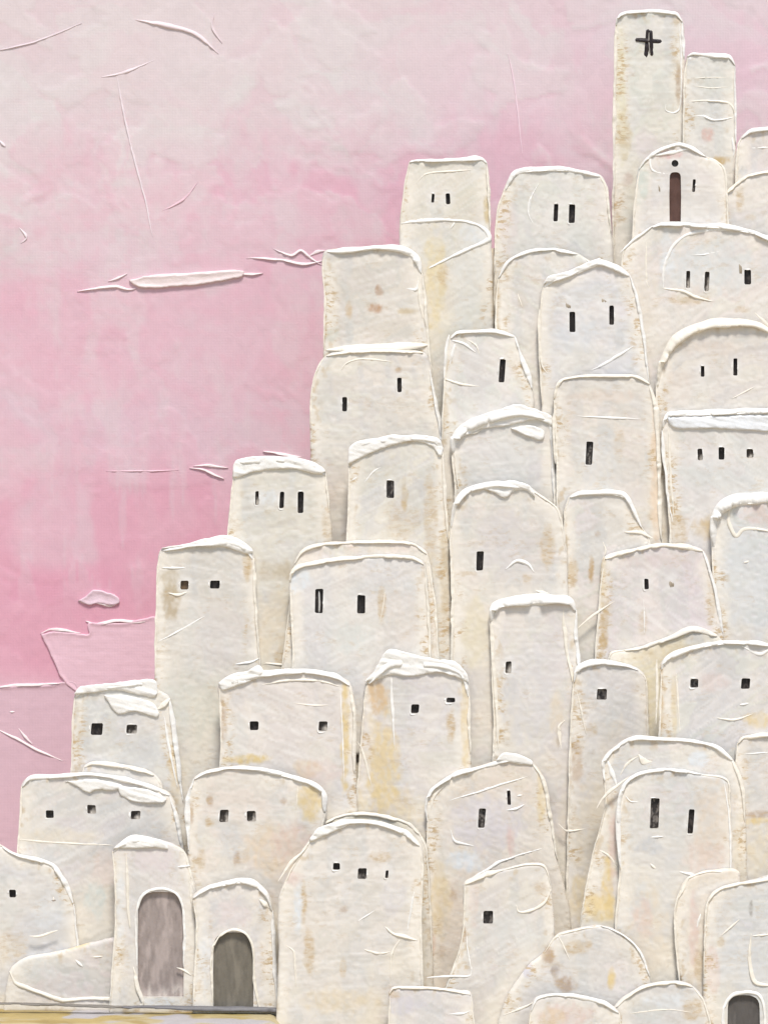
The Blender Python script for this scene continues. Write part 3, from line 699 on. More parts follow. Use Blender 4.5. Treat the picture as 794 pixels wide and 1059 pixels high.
H('rust marks', 'windowless beige block marked by small rusty brown smears on the left skyline',
  [(328, 420), (334, 362), (335, 310), (333, 272), (337, 259), (365, 256), (395, 253), (418, 256), (431, 264), (437, 282), (441, 315), (444, 355), (449, 420)], 'h',
  tone=(222, 215, 204), rim=(4, 9, [4, 5, 6, 8, 7, 5], WHITE), side=(9, 12, [4, 3, 3, 3], CREAM),
  stain=[(392, 301, 5, 6, (176, 138, 104), .8), (388, 319, 9, 6, (190, 150, 116), .8), (361, 320, 4, 11, (206, 180, 140), .6), (420, 322, 12, 4, (206, 186, 150), .6), (343, 346, 10, 8, (204, 204, 192), .6)],
  str=[([(337, 362), (365, 360), (400, 359), (442, 357)], [5, 8, 8, 9], 3), ([(420, 298), (430, 299), (432, 288)], [2, 2.5, 2], .8), ([(432, 285), (434, 310), (437, 330)], [3, 3, 2], 1)])
H('blunt tower', 'square house with two tiny slits on the upper skyline above a pale lower front',
  [(404, 560), (413, 420), (413, 240), (414, 220), (419, 185), (423, 167), (430, 165), (460, 164), (498, 163), (504, 168), (506, 200), (508, 250), (511, 330), (516, 560)], 'h',
  tone=(222, 216, 202), rim=(5, 9, [4, 5, 4, 5, 4], WHITE), side=(9, 11, [4, 3, 2], CREAM), win=[(447.5, 205, 3, 9), (463, 205.5, 4.5, 11)],
  stain=[(450, 290, 12, 60, (228, 212, 172), .8), (458, 285, 6, 12, TAN, .5), (485, 290, 20, 60, (222, 222, 216), .6), (490, 240, 16, 12, ICE, .5), (503, 215, 4, 15, (206, 186, 140), .7), (512, 310, 4, 40, TAN, .6)],
  str=[([(430, 190), (440, 180), (465, 177), (487, 176)], [1.5, 2, 2, 1], .6), ([(414, 231), (440, 228), (475, 228), (492, 232), (503, 240), (505, 247), (490, 254), (465, 266), (440, 279)], [3, 3, 3, 3, 4, 4, 3, 2.5, 2], 1), ([(470, 230), (466, 237)], [2, 1], .7)])
H('black slit pair', 'rounded house on the upper skyline with two bold black slits left of the bell tower',
  [(502, 560), (509, 420), (511, 260), (513, 222), (521, 195), (531, 178), (548, 174), (580, 173), (606, 177), (621, 181), (628, 195), (632, 240), (636, 300), (642, 560)], 'h',
  tone=(223, 220, 212), rim=(4, 9, [3, 6, 6, 6, 5, 4], WHITE), side=(9, 11, [4, 3, 2], CREAM), win=[(574.5, 220, 4.5, 18), (591, 221, 6.5, 19)],
  stain=[(525, 235, 10, 30, (226, 214, 208), .6), (620, 220, 10, 40, (222, 214, 210), .4)],
  str=[([(557, 190), (549, 204), (546, 220), (551, 232)], [1.5, 2, 3, 2], .8)])
H('chapel', 'small chapel below the bell tower with a tall narrow dark door and pink shaded gable',
  [(640, 420), (652, 262), (655, 215), (660, 175), (668, 163), (700, 148), (730, 161), (748, 172), (752, 200), (754, 262), (770, 420)], 'h',
  tone=(226, 221, 213), rim=(3, 6, [2, 3, 4, 3], WHITE), door=('slot', 692, 703.5, 178, 229, (92, 66, 58), 3, 3),
  round=(697.5, 169, 3.6), win=[(681, 195, 2, 8, 'smudge'), (717, 192, 3, 13, 'grey')],
  stain=[(662, 185, 8, 25, (214, 218, 208), .8), (690, 160, 16, 5, (226, 190, 184), .8), (718, 230, 20, 30, (224, 221, 214), .5)],  # the pink patch under the gable is shading painted into the wall colour
  str=[([(672, 161), (690, 158), (714, 153)], [2, 4, 2.5], 1.6), ([(671, 163), (674, 176), (690, 180)], [3, 3, 2], .9)])
H('far low', 'plain low house at the right edge with one slanting ridge below the far roofs',
  [(728, 420), (738, 240), (743, 206), (758, 192), (773, 181), (788, 177), (832, 175), (832, 420)], 'h',
  tone=(225, 219, 211), rim=(2, 6, [3, 3, 3, 2], CREAM), stain=[(765, 205, 5, 14, TAN, .5), (775, 225, 6, 4, TAN, .3)])
H('far edge', 'pinkish house cut by the right edge behind the church block',
  [(752, 420), (759, 220), (762, 150), (766, 142), (776, 134), (800, 132), (832, 131), (832, 420)], 'h',
  tone=(224, 215, 208), rim=(3, 6, [4, 5, 4, 3], WHITE), stain=[(768, 176, 5, 6, GRY, .6)], str=[([(776, 153), (797, 152)], [1.5, 2], .6)])
H('church block', 'stepped block joined to the right of the bell tower',
  [(700, 420), (704, 250), (707, 80), (710, 58), (716, 55), (738, 56), (754, 58), (760, 67), (761, 150), (764, 250), (770, 420)], 'h',
  tone=(222, 219, 211), rim=(3, 7, [4, 4, 5, 4, 3], WHITE), side=(7, 8, [2.5, 2.5]),
  stain=[(731, 139, 7, 8, (222, 188, 176), .8), (745, 166, 9, 5, (212, 186, 140), .9), (740, 85, 20, 12, (216, 216, 206), .6), (763, 175, 5, 3, GRY, .7)],
  str=[([(711, 105), (735, 104), (752, 106), (759, 114), (760, 135)], [2, 2, 2.5, 2.5, 1.5], 1), ([(714, 120), (726, 120), (738, 124), (758, 121)], [2, 3, 2, 2], .9), ([(717, 81), (735, 80), (752, 80)], [1, 1.2, 1], .4), ([(717, 89), (735, 91), (752, 90)], [1, 1.2, 1], .4), ([(757, 142), (758, 155), (757, 162)], [3, 4, 2], 1.2)])
H('bell tower', 'tall bell tower with a black cross near its rounded top',
  [(624, 420), (633, 280), (634, 180), (635, 80), (636, 26), (641, 14), (668, 10), (698, 13), (706, 22), (708, 60), (710, 280), (716, 420)], 'h',
  tone=(224, 221, 212), rim=(4, 8, [3, 4, 4, 4, 3], WHITE), side=(1, 4, [2, 2.5, 3, 3], CREAM), side2=(8, 9, [3.5, 3]), cross=True,
  stain=[(642, 90, 5, 80, (228, 220, 190), .7), (645, 140, 8, 30, (212, 198, 166), .6), (701, 85, 3, 25, (176, 150, 120), .6), (649, 185, 6, 8, (212, 190, 176), .5), (668, 150, 14, 24, (227, 215, 212), .6)],
  str=[([(702, 25), (704, 60), (704, 100), (702, 113), (696, 117), (688, 114), (688, 107)], [1.5, 1.5, 1.5, 2, 2, 2, 1.5], .7)])

# ------------------------------------------------------------------ depth of each house: every one stands behind whatever overlaps its front
TH = 6.5                                      # thickness in pixels (about 0.26 m)
for h in HOUSES:
    o = np.array(h['outline'], float)
    h['x0'], h['x1'] = o[:, 0].min(), o[:, 0].max()
    h['c0'], h['c1'] = o[1:-1, 0].min(), o[1:-1, 0].max()
    h['top'] = o[:, 1].min()
    h['th'] = TH * (0.9 + 0.25 * random.Random(h['key']).random())
placed = []
for h in HOUSES:
    y = h.get('ymin', -1.6)
    for g in placed:
        if min(h['c1'], g['c1']) - max(h['c0'], g['c0']) > 0:
            y = max(y, g['y'] + g['th'] * spx(g['y']) + 0.06)
    h['y'] = y
    placed.append(h)
YMAX = max(h['y'] + h['th'] * PX for h in HOUSES)
print('depth of the town', YMAX)

def skyline(x, y):
    """height in metres of whatever stands in front of depth y at world x"""
    z = -0.4
    for g in HOUSES:
        if g['y'] + 0.3 < y:
            s = spx(g['y'])
            px = x / s + 397
            o = g['path']
            m = (o[:, 0] > px - 2) & (o[:, 0] < px + 2)
            if m.any():
                z = max(z, CAMZ - (o[m, 1].min() - 529.5) * s)
    return z
for h in HOUSES:
    h['path'] = catmull(h['outline'], 1.8)

def arch_poly(x0, x1, y0, y1, kind):
    cx, r = (x0 + x1) / 2, (x1 - x0) / 2
    ry = r * (0.85 if kind == 'arch' else 1.0)
    P = [(x0, y1), (x0 - 0.4, (y0 + y1) / 2)]
    for k in range(0, 13):
        a = math.pi - math.pi * k / 12
        e = 0.75
        ca, sa = math.cos(a), math.sin(a)
        P.append((cx + r * math.copysign(abs(ca) ** e, ca), y0 + ry - ry * abs(sa) ** e))
    P += [(x1 + 0.4, (y0 + y1) / 2), (x1, y1)]
    return np.array(P)

def resample(P, step):
    P = np.asarray(P, float)
    Q = np.vstack([P, P[:1]])
    out = []
    for a, b in zip(Q[:-1], Q[1:]):
        n = max(1, int(round(np.hypot(*(b - a)) / step)))
        for k in range(n):
            out.append(a + (b - a) * k / n)
    return np.array(out)

def win_poly(x, y, w, h, rs):
    tilt = rs.uniform(-.04, .08) * h
    j = lambda: rs.uniform(-.4, .4)
    a, b = w / 2, h / 2
    c = min(1.0, w * 0.2)
    P = [(-a + c, -b), (a - c, -b), (a, -b + c), (a, b - c), (a - c, b), (-a + c, b), (-a, b - c), (-a, -b + c)]
    return resample([(x + px - tilt * py / h * 1.0 + j() * 0.5, y + py + j() * 0.5) for px, py in P], 2.0)

def reveal(mb, poly, y, depth, col):
    n = len(poly)
    a = to_world(poly, np.full(n, -0.05), y)
    b = to_world(poly, np.full(n, -depth - 0.6), y)
    mb.add(np.vstack([a, b]), [(i, (i + 1) % n, n + (i + 1) % n, n + i) for i in range(n)], col)

def plate(mb, poly, y, depth, cfun, thick=1.5, seed=0, bump=0.8):
    """a slightly uneven painted panel set back in its opening"""
    cen = poly.mean(0)
    big = cen + (poly - cen) * 1.0
    def hf(P, d):
        return -depth + bump * (fbm(P[:, 0] / 2.5, P[:, 1] / 9, seed, 3) - 0.5)
    sheet(mb, big, y, hfun=hf, cfun=cfun, grid=1.6, rad=0.3, back=depth + thick)

def blend(C, col, k):
    return C * (1 - k[:, None]) + np.asarray(col)[None] * k[:, None]

GROUP = 'plaster houses stacked up the hill'

def build_house(h, idx):
    rs = random.Random(h['key'])
    y = h['y']
    s = spx(y)
    path = h['path'].copy()
    # where the foot is: on the ground, or set into the hill behind whatever stands in front
    if h['base'] == 'g':
        bz = -0.25 if h['x1'] < 295 else -2.2
    else:
        xs = np.linspace(h['x0'] + 8, h['x1'] - 8, 12)
        zs = [skyline((x - 397) * s, y) for x in xs if -10 < x < 804]
        bz = min(zs) - 3.0 if zs else 0
        bz = max(bz, -2.2)
        bz = min(bz, CAMZ - (max(h['outline'][0][1], h['outline'][-1][1]) - 529.5) * s)
        h['bz'] = bz
    by = 529.5 + (CAMZ - bz) / s                 # pixel row of the foot
    keep = path[:, 1] < by - 1
    i0, i1 = np.argmax(keep), len(path) - 1 - np.argmax(keep[::-1])
    path = path[i0:i1 + 1]
    path = np.vstack([[path[0, 0], by], path, [path[-1, 0], by]])
    nn = (fbm(path[:, 0] / 9, path[:, 1] / 9, idx, 3) - 0.5) * 1.6
    N_, _ = normals2d(path)
    path = path + N_ * nn[:, None]
    loop = resample(path, 2.2)
    cx = (h['x0'] + h['x1']) / 2
    org = ((cx - 397) * s, y + h['th'] * s * 0.5, bz)
    nm = {'bell tower': 'bell_tower', 'chapel': 'chapel', 'stained mound': 'plaster_mound', 'apron': 'plaster_mound'}.get(h['key'], 'plaster_house')
    cat = {'bell_tower': 'bell tower', 'chapel': 'chapel', 'plaster_mound': 'mound'}.get(nm, 'house')
    root = tag(empty(nm, org), h['label'], cat, GROUP)
    polys, kinds = [], []
    for w in h.get('win', ()):
        st = w[4] if len(w) > 4 else 'dark'
        if st in ('trace', 'smudge'):
            continue
        if st == 'faint':
            st = 'grey'
        polys.append(win_poly(*w[:4], rs))
        kinds.append((st, w))
    door = None
    if 'door' in h:
        k, x0, x1, y0, y1, dc, rec, sc = h['door']
        door = resample(arch_poly(x0, x1, y0, min(y1, by - 2), k), 2.2)
    rnd = None
    if 'round' in h:
        x, yy, r = h['round']
        a = np.linspace(0, 2 * math.pi, 14, endpoint=False)
        rnd = np.stack([x + r * np.cos(a), yy + r * np.sin(a)], 1)
    holes = polys + ([door] if door is not None else []) + ([rnd] if rnd is not None else [])
    tone = lin(h.get('tone', (220, 214, 206)))
    visible_bottom = by
    top = h['top']
    wpos = [(w[0], w[1]) for w in h.get('win', ())]

    def cfun(P, d):
        x, yy = P[:, 0], P[:, 1]
        C = np.broadcast_to(tone, (len(P), 3)).copy()
        n1 = fbm(x / 38, yy / 60, idx, 4)
        n2 = fbm(x / 14, yy / 45, idx + 40, 4)
        n3 = fbm(x / 5, yy / 7, idx + 80, 3)
        C = blend(C, lin((231, 225, 214)), 0.55 * sstep(.45, .68, n1))
        C = blend(C, lin((210, 209, 206)), 0.5 * sstep(.5, .7, n2))
        ang = (idx * 37 % 50 - 25) / 40.0
        u_, v_ = x * math.cos(ang) + yy * math.sin(ang), -x * math.sin(ang) + yy * math.cos(ang)
        fac = fbm(u_ / 30, v_ / 17, idx + 60, 3) * 7
        fid = np.floor(fac)
        tint = np.array([vnoise(fid * 3.7, fid * 0 + k, idx) for k in (1.3, 5.1, 9.7)]).T - .5
        C = C * (1 + .055 * tint[:, :1] * 2) + .028 * (tint - tint.mean(1, keepdims=True))
        drag = fbm(u_ / 55, v_ / 2.2, idx + 17, 3)
        C = blend(C, lin((240, 237, 231)), .35 * sstep(.56, .72, drag))
        C = blend(C, lin((204, 196, 186)), .30 * sstep(.60, .74, fbm(u_ / 30, v_ / 1.8, idx + 27, 3)))
        # scraped warm edges and lower body
        low = sstep(60, 190, yy - top + 60 * (n2 - .5))
        C = blend(C, lin((239, 229, 209)), 0.6 * low * sstep(.32, .6, n1))
        edge = (1 - sstep(3, 20, d + 14 * (n2 - .5))) * sstep(8, 22, yy - top)
        C = blend(C, lin((242, 235, 222)), 0.75 * edge)
        band = (1 - sstep(8, 20, d)) * sstep(.46, .58, fbm(x / 50, yy / 45, idx + 91, 2)) * sstep(15, 40, yy - top)
        hatch = sstep(.5, .72, vnoise(x / 4.5, (yy + .4 * x) / 2.3, idx + 7)) * sstep(.42, .58, fbm(x / 9, yy / 16, idx + 95, 2))
        flake = .85 * band * sstep(.40, .56, fbm(x / 9, yy / 16, idx + 95, 2))
        flake = np.maximum(flake, .25 * sstep(.62, .74, fbm(x / 16, yy / 12, idx + 101, 3)))
        C = blend(C, lin((214, 196, 164)), .35 * band * hatch)
        speck = sstep(.60, .72, n3) * (1 - sstep(5, 18, d)) * sstep(.5, .62, n2)
        C = blend(C, lin((205, 184, 150)), 0.6 * speck)
        for (sx, sy, rx, ry, col, k) in h.get('stain', ()):
            q = np.sqrt(((x - sx) / rx) ** 2 + ((yy - sy) / ry) ** 2)
            q = q + 0.9 * (fbm(x / 6, yy / 8, idx + sx % 7, 3) - .5)
            big = rx * ry > 300
            m = (1 - sstep(.55 if big else .6, 1.15, q)) * (0.55 + 0.45 * sstep(.35, .6, fbm(x / 3.5, yy / 6, idx + 31, 3)))
            if tuple(col) in (TAN, BRN):
                flake = np.maximum(flake, .9 * np.clip(k * (1 - sstep(.5, 1.2, q)), 0, 1))
                m = m * .8
            C = blend(C, lin(col), np.clip(k * m * (1.0 if big else 1.15), 0, 1))
        # a fresh halo of white paint pressed round every window
        for (wx, wy) in wpos:
            q = np.hypot((x - wx) / 9, (yy - wy) / 14)
            C = blend(C, lin((235, 232, 227)), 0.45 * (1 - sstep(.5, 1.1, q)))
        return np.hstack([np.clip(C * np.array([.93, .93, .935]), 0.01, 0.88), flake[:, None]])

    def hfun(P, d):
        x, yy = P[:, 0], P[:, 1]
        g = 1.7 * (fbm(x / 30, yy / 40, idx + 11, 3) - .5)
        g += 0.22 * (fbm(x / 9, yy / 20, idx + 21, 2) - .5) * 2
        # knife facets: terraces with a soft lip
        ang = (idx * 37 % 50 - 25) / 40.0
        u_, v_ = x * math.cos(ang) + yy * math.sin(ang), -x * math.sin(ang) + yy * math.cos(ang)
        n = fbm(u_ / 30, v_ / 17, idx + 60, 3) * 7
        f = n - np.floor(n)
        g += 0.5 * sstep(.0, .12, f) * (1 - f)
        g += .16 * (fbm(u_ / 55, v_ / 3.0, idx + 17, 2) - .5)
        return g

    surf = lambda P: hfun(P, None)
    mb = Mesh()
    sheet(mb, loop, y, holes=holes, hfun=hfun, cfun=cfun, grid=1.9, rad=4.2, back=h['th'])
    for st in h.get('str', ()):
        stroke(mb, st[0], st[1], y, st[2] if len(st) > 2 else None, col=CREAM if rs.random() < .5 else WHITE, seed=rs.randint(0, 200), base=surf, rough=.42, taper=(.9, .9))
    for w in h.get('win', ()):
        st = w[4] if len(w) > 4 else 'dark'
        if st == 'trace':                                   # a window painted over: only its scratch is left
            stroke(mb, [(w[0] - .5, w[1] - w[3] / 2), (w[0], w[1] + w[3] / 2)], [1.2, 1.6, 1.0], y, .6, col=CREAM, base=surf)
            stroke(mb, [(w[0] - w[2] * .5, w[1] + w[3] * .3), (w[0] + w[2] * .5, w[1] + w[3] * .2)], [1, 1.4, 1], y, .4, col=lin((150, 140, 128)), base=surf)
        if st == 'smudge':
            for k in range(3):
                xx = w[0] + (k - 1) * w[2] * .25
                stroke(mb, [(xx, w[1] - w[3] * .45 + k), (xx + .6, w[1] + w[3] * .45)], [1.2, w[2] * .4, 1], y, .35, col=lin((172 - 8 * k, 160 - 8 * k, 142 - 8 * k)), base=surf)
    mb.build('wall', M_WALL, root, org)

    def sub(i0, i1):
        o = np.array(h['outline'][i0:i1 + 1], float)
        return o
    def inset(o, k):
        c = np.array([[cx, max(top + 60, 0)]])
        v = c - o
        return o + v / np.maximum(np.hypot(v[:, 0], v[:, 1])[:, None], 1) * k
    if 'rim' in h and h['rim'][1] > h['rim'][0]:
        a, b, ws, col = h['rim']
        mr = Mesh()
        wm = float(np.mean(ws))
        stroke(mr, inset(sub(a, b), wm * .30), ws, y, wm * .62 + .5, col=col, deep=wm * .5 + 2.5, lift=-0.2, seed=idx, taper=(.7, .7), rough=.5, base=surf)
        if wm > 4:                                           # a second fold dragged along the first
            o = inset(sub(a, b), wm * .62)
            q = catmull(o, 3)
            n = len(q)
            r0, r1 = int(n * rs.uniform(.05, .3)), int(n * rs.uniform(.7, .98))
            if r1 - r0 > 4:
                stroke(mr, q[r0:r1:4], [1.5, wm * .45, wm * .3, 1.5], y, wm * .35, col=col, lift=.4, seed=idx + 33, taper=(1, 1), rough=.6, base=surf)
        for cp in h.get('cap', ()):
            c0 = lin(h['capcol']) if 'capcol' in h else WHITE
            lp = resample(catmull(np.vstack([cp, cp[:1]]), 1.6)[:-1], 1.6)
            nj, _ = normals2d(lp)
            lp = lp + nj * ((fbm(lp[:, 0] / 5, lp[:, 1] / 5, idx + 5, 3) - .5) * 1.6)[:, None]
            def chf(P, d, sd=idx):
                ang = .25
                u = P[:, 0] * math.cos(ang) + P[:, 1] * math.sin(ang)
                v = -P[:, 0] * math.sin(ang) + P[:, 1] * math.cos(ang)
                return 2.6 + 2.6 * (fbm(u / 26, v / 3.6, sd + 70, 3) - .5) + .9 * (fbm(P[:, 0] / 5, P[:, 1] / 5, sd + 3, 3) - .5)
            def ccf(P, d, c0=c0):
                return np.clip(c0[None] * (0.96 + .06 * fbm(P[:, 0] / 9, P[:, 1] / 4, idx, 2))[:, None], 0, .88)
            sheet(mr, lp, y - 0.02, hfun=chf, cfun=ccf, grid=1.5, rad=1.8, back=3.0)
        mr.build('roof_edge', M_RIM, root, org)
    if 'rim' in h and h['rim'][1] > h['rim'][0]:
        done = [h[k][0] for k in ('side', 'side2') if k in h]
        a, b = h['rim'][:2]
        if not any(d < a for d in done) and a >= 2:
            ms = Mesh()
            stroke(ms, inset(sub(max(a - 3, 0), a), 1.0)[::-1], [2.4, 2.0, 2.2, 1.4], y, 1.1, col=CREAM, deep=3, lift=-.8, seed=idx + 50, taper=(1, 1), rough=.5, base=surf)
            ms.build('corner_edge', M_RIM, root, org)
        if not any(d >= b - 1 for d in done) and b + 1 < len(h['outline']):
            ms = Mesh()
            stroke(ms, inset(sub(b, min(b + 3, len(h['outline']) - 1)), 1.0), [2.4, 2.0, 2.2, 1.4], y, 1.1, col=CREAM, deep=3, lift=-.8, seed=idx + 51, taper=(1, 1), rough=.5, base=surf)
            ms.build('corner_edge', M_RIM, root, org)
    for key in ('side', 'side2'):
        if key in h:
            sd = h[key]
            ms = Mesh()
            wm = float(np.mean(sd[2]))
            stroke(ms, inset(sub(sd[0], sd[1]), wm * .35), sd[2], y, wm * .5 + .3, col=sd[3] if len(sd) > 3 else WHITE, deep=wm * .4 + 2, lift=-0.3, seed=idx + 12, taper=(1, 1), rough=.5, base=surf)
            ms.build('corner_edge', M_RIM, root, org)
    for poly, (st, w) in zip(polys, kinds):
        mw = Mesh()
        reveal(mw, poly, y, 4.2, lin((150, 142, 134)) if st != 'half' else lin((216, 210, 202)))
        x, yy, ww, hh = w[:4]
        # the pale paint pushed up round the opening
        a, b = ww / 2 + .7, hh / 2 + .7
        runs = [[(x - a, yy + rs.uniform(-b, 0)), (x - a + .2, yy + b), (x + a * rs.uniform(.3, 1), yy + b + rs.uniform(-.3, .6))],
                [(x + a, yy - b * rs.uniform(.2, .9)), (x + a, yy + b * rs.uniform(.2, .9))],
                [(x - a, yy - b), (x + a * rs.uniform(.2, 1), yy - b + rs.uniform(-.5, .3))],
                [(x - a * 1.1, yy - b * .6), (x - a - rs.uniform(0, 1), yy + b * rs.uniform(.2, 1.1))]]
        for r in rs.sample(runs, rs.choice([1, 2, 2])):
            stroke(mw, r, [.7, rs.uniform(1.0, 2.2), .7], y, rs.uniform(.5, 1.0), seed=rs.randint(0, 99), base=surf, rough=.6, taper=(1, 1))
        if st == 'double':
            stroke(mw, [(x + .3, yy - hh * .42), (x + .1, yy + hh * .5)], [1.6, 2.0, 1.8], y, .6, lift=-2.0, deep=3, col=lin((200, 198, 194)))
        wo = mw.build('window', M_RIM, root, org)
        base = {'dark': (44, 40, 40), 'grey': (58, 54, 53), 'half': (70, 64, 60), 'brown': (120, 100, 78), 'double': (46, 43, 43)}[st]
        def pcf(P, d, st=st, base=base, x=x, yy=yy, ww=ww, hh=hh, sd=rs.randint(0, 150)):
            C = np.broadcast_to(lin(base), (len(P), 3)).copy()
            n = fbm(P[:, 0] / 1.8, P[:, 1] / 5, sd, 3)
            if st == 'grey':
                C = blend(C, lin((150, 143, 137)), .75 * sstep(.5, .66, n))  # grey gloss highlight painted into the dark pane colour
            elif st == 'half':
                C = blend(C, lin((206, 199, 190)), .9 * sstep(.1, .5, (P[:, 0] - x) / ww + (P[:, 1] - yy) / hh + 1.2 * (n - .5)))
            else:
                C = blend(C, lin((96, 88, 84)), .5 * sstep(.55, .7, n))
            return C
        mp = Mesh()
        plate(mp, poly, y, 3.4, pcf, seed=rs.randint(0, 90))
        mp.build('pane', M_DARK, wo, org)
    if rnd is not None:
        mw = Mesh()
        reveal(mw, rnd, y, 4.2, lin((120, 110, 100)))
        wo = mw.build('round_window', M_RIM, root, org)
        mp = Mesh()
        plate(mp, rnd, y, 2.4, lambda P, d: np.broadcast_to(lin((78, 76, 74)), (len(P), 3)), bump=.4)
        mp.build('pane', M_DARK, wo, org)
    if door is not None:
        k, x0, x1, y0, y1, dc, rec, sc = h['door']
        md = Mesh()
        reveal(md, door, y, rec + 2.5, lin((226, 221, 214)))
        do = md.build('doorway', M_RIM, root, org)
        mp = Mesh()
        dcl = lin(dc)
        def dcf(P, d, sd=idx):
            C = np.broadcast_to(dcl, (len(P), 3)).copy()
            n = fbm(P[:, 0] / 6, P[:, 1] / 30, sd, 4)
            n2 = fbm(P[:, 0] / 2.5, P[:, 1] / 12, sd + 9, 3)
            C = blend(C, dcl * .72, .5 * sstep(.5, .7, n2))
            C = blend(C, np.minimum(dcl * 1.45, .6), .6 * sstep(.5, .68, n))
            if k == 'arch' and sc == 9:                      # whitish paint dragged over the door's foot
                low = sstep(-2, 12, P[:, 1] - (y1 - 12) + 14 * (vnoise(P[:, 0] / 3, P[:, 0] * 0, sd) - .5))
                C = blend(C, lin((206, 196, 188)), .85 * low * sstep(.3, .5, n2))
            return C
        plate(mp, door, y, rec, dcf, seed=idx, bump=1.1)
        mp.build('door', M_DOOR, do, org)
    if h.get('cross'):
        mc = Mesh()
        dk = lin((46, 38, 38))
        stroke(mc, [(669.5, 30), (669, 45), (667.5, 61)], [4.5, 5, 4.5], y, 1.3, col=dk, taper=(.1, .1), rough=.12)
        stroke(mc, [(672.8, 31), (673, 45), (674, 58)], [3.5, 4, 3.5], y, 1.4, col=dk, taper=(.1, .1), rough=.12)
        stroke(mc, [(656, 41), (670, 42), (684, 43)], [4.5, 5, 4], y, 1.9, col=dk, taper=(.1, .1), rough=.12)
        stroke(mc, [(671, 33), (671, 45), (671.5, 56)], [1.2, 1.6, 1.2], y, 2.0, col=lin((176, 170, 162)), taper=(.3, .3))
        mc.build('cross', M_DARK, root, org)
    return root

for i, h in enumerate(HOUSES):
    build_house(h, i)

# ------------------------------------------------------------------ the hill under the houses
xs = np.arange(-26, 30.01, 0.5)
ys = np.arange(-4, YMAX + 0.3, 0.25)
Z = np.zeros((len(ys), len(xs)))
for j, yy in enumerate(ys):
    for i, xx in enumerate(xs):
        Z[j, i] = skyline(xx, yy) - 2.4
Zp = np.pad(Z, ((0, 0), (2, 2)), mode='edge')
Z = np.minimum.reduce([Zp[:, k:k + len(xs)] for k in range(5)])
for j in range(1, len(ys)):
    Z[j] = np.maximum(Z[j], Z[j - 1])
Z = np.maximum(Z, -3.0)
V, F = [], []
for j, yy in enumerate(ys):
    for i, xx in enumerate(xs):
        V.append((xx, yy, Z[j, i] + .15 * (vnoise(xx, yy, 3) - .5)))
nx = len(xs)
for j in range(len(ys) - 1):
    for i in range(nx - 1):
        F.append((j * nx + i, j * nx + i + 1, (j + 1) * nx + i + 1, (j + 1) * nx + i))
# back wall of the hill down to the ground
n0 = len(V)
for i, xx in enumerate(xs):
    V.append((xx, ys[-1] + .3, -3.0))
for i in range(nx - 1):
    F.append(((len(ys) - 1) * nx + i, (len(ys) - 1) * nx + i + 1, n0 + i + 1, n0 + i))
tag(make_obj('hill', V, F, lin((228, 216, 194)) * .95, M_WALL), kind='structure')

# ------------------------------------------------------------------ ground
YS = YMAX + 4.5
def axis(a, b, step, far):
    m = np.arange(a, b + step / 2, step)
    g, lo, hi, st = [], [], [], step
    p, q = a, b
    while q < far:
        st *= 1.6
        p, q = p - st, q + st
        lo.insert(0, p)
        hi.append(q)
    return np.array(lo + list(m) + hi)
gx = axis(-18, 18, .12, 700)
gy = np.concatenate([-axis(0, 6, .15, 700)[::-1], []])
gy = np.unique(np.clip(gy, -720, YS + 1.0))
gy = np.unique(np.concatenate([gy, np.arange(-6, 3, .15), [YS + 1.0]]))
X, Y = np.meshgrid(gx, gy)
n1 = fbm(X / 1.6 + Y / 2.5, Y / 1.8, 5, 4)
n2 = fbm(X / 2.4, Y / .8, 45, 4)
C = np.broadcast_to(lin((214, 190, 124)), X.shape + (3,)).copy()
def gb(C, col, k):
    return C * (1 - k[..., None]) + lin(col) * k[..., None]
C = gb(C, (226, 212, 172), sstep(.48, .62, n2) * .8)
C = gb(C, (190, 164, 96), sstep(.55, .68, n1) * .8)
C = gb(C, (214, 211, 216), sstep(.52, .58, fbm(X / 1.9 + 1.3, Y / 2.5, 91, 3)) * .9)
Zg = .10 * (fbm(X / 1.5, Y / .8, 12, 4) - .5)
Zg = Zg - .16 - 2.0 * sstep(-4.7, -2.9, X) * sstep(60, 20, np.abs(X)) * sstep(-90, -25, Y)      # the ground falls away to the right
V = np.stack([X, Y, Zg], -1).reshape(-1, 3)
nx = len(gx)
F = [(j * nx + i, j * nx + i + 1, (j + 1) * nx + i + 1, (j + 1) * nx + i) for j in range(len(gy) - 1) for i in range(nx - 1)]
tag(make_obj('ground', V, F, C.reshape(-1, 3) * .66, M_GROUND), kind='structure')

# the dark strip of paint at the foot of the two door houses, and a painted shadow line left of it
mb = Mesh()
dk = lin((112, 110, 112))
stroke(mb, [(126, 1041), (170, 1041.5), (215, 1043), (262, 1043.5), (304, 1045)], [2, 3, 5.5, 5, 4], -0.62, 3.0, col=dk, deep=8, taper=(.6, .3), rough=.15)
stroke(mb, [(-20, 1037), (40, 1038.5), (90, 1040), (140, 1042)], [1.5, 2, 2.5, 3], -0.5, 2.0, col=lin((120, 114, 106)), deep=8, taper=(.1, .3))  # thin dark bead drawn for the shadow line along the ground
tag(mb.build('kerb', M_DOOR, None), 'dark grey strip of paint along the foot of the two arched doorways', 'kerb')

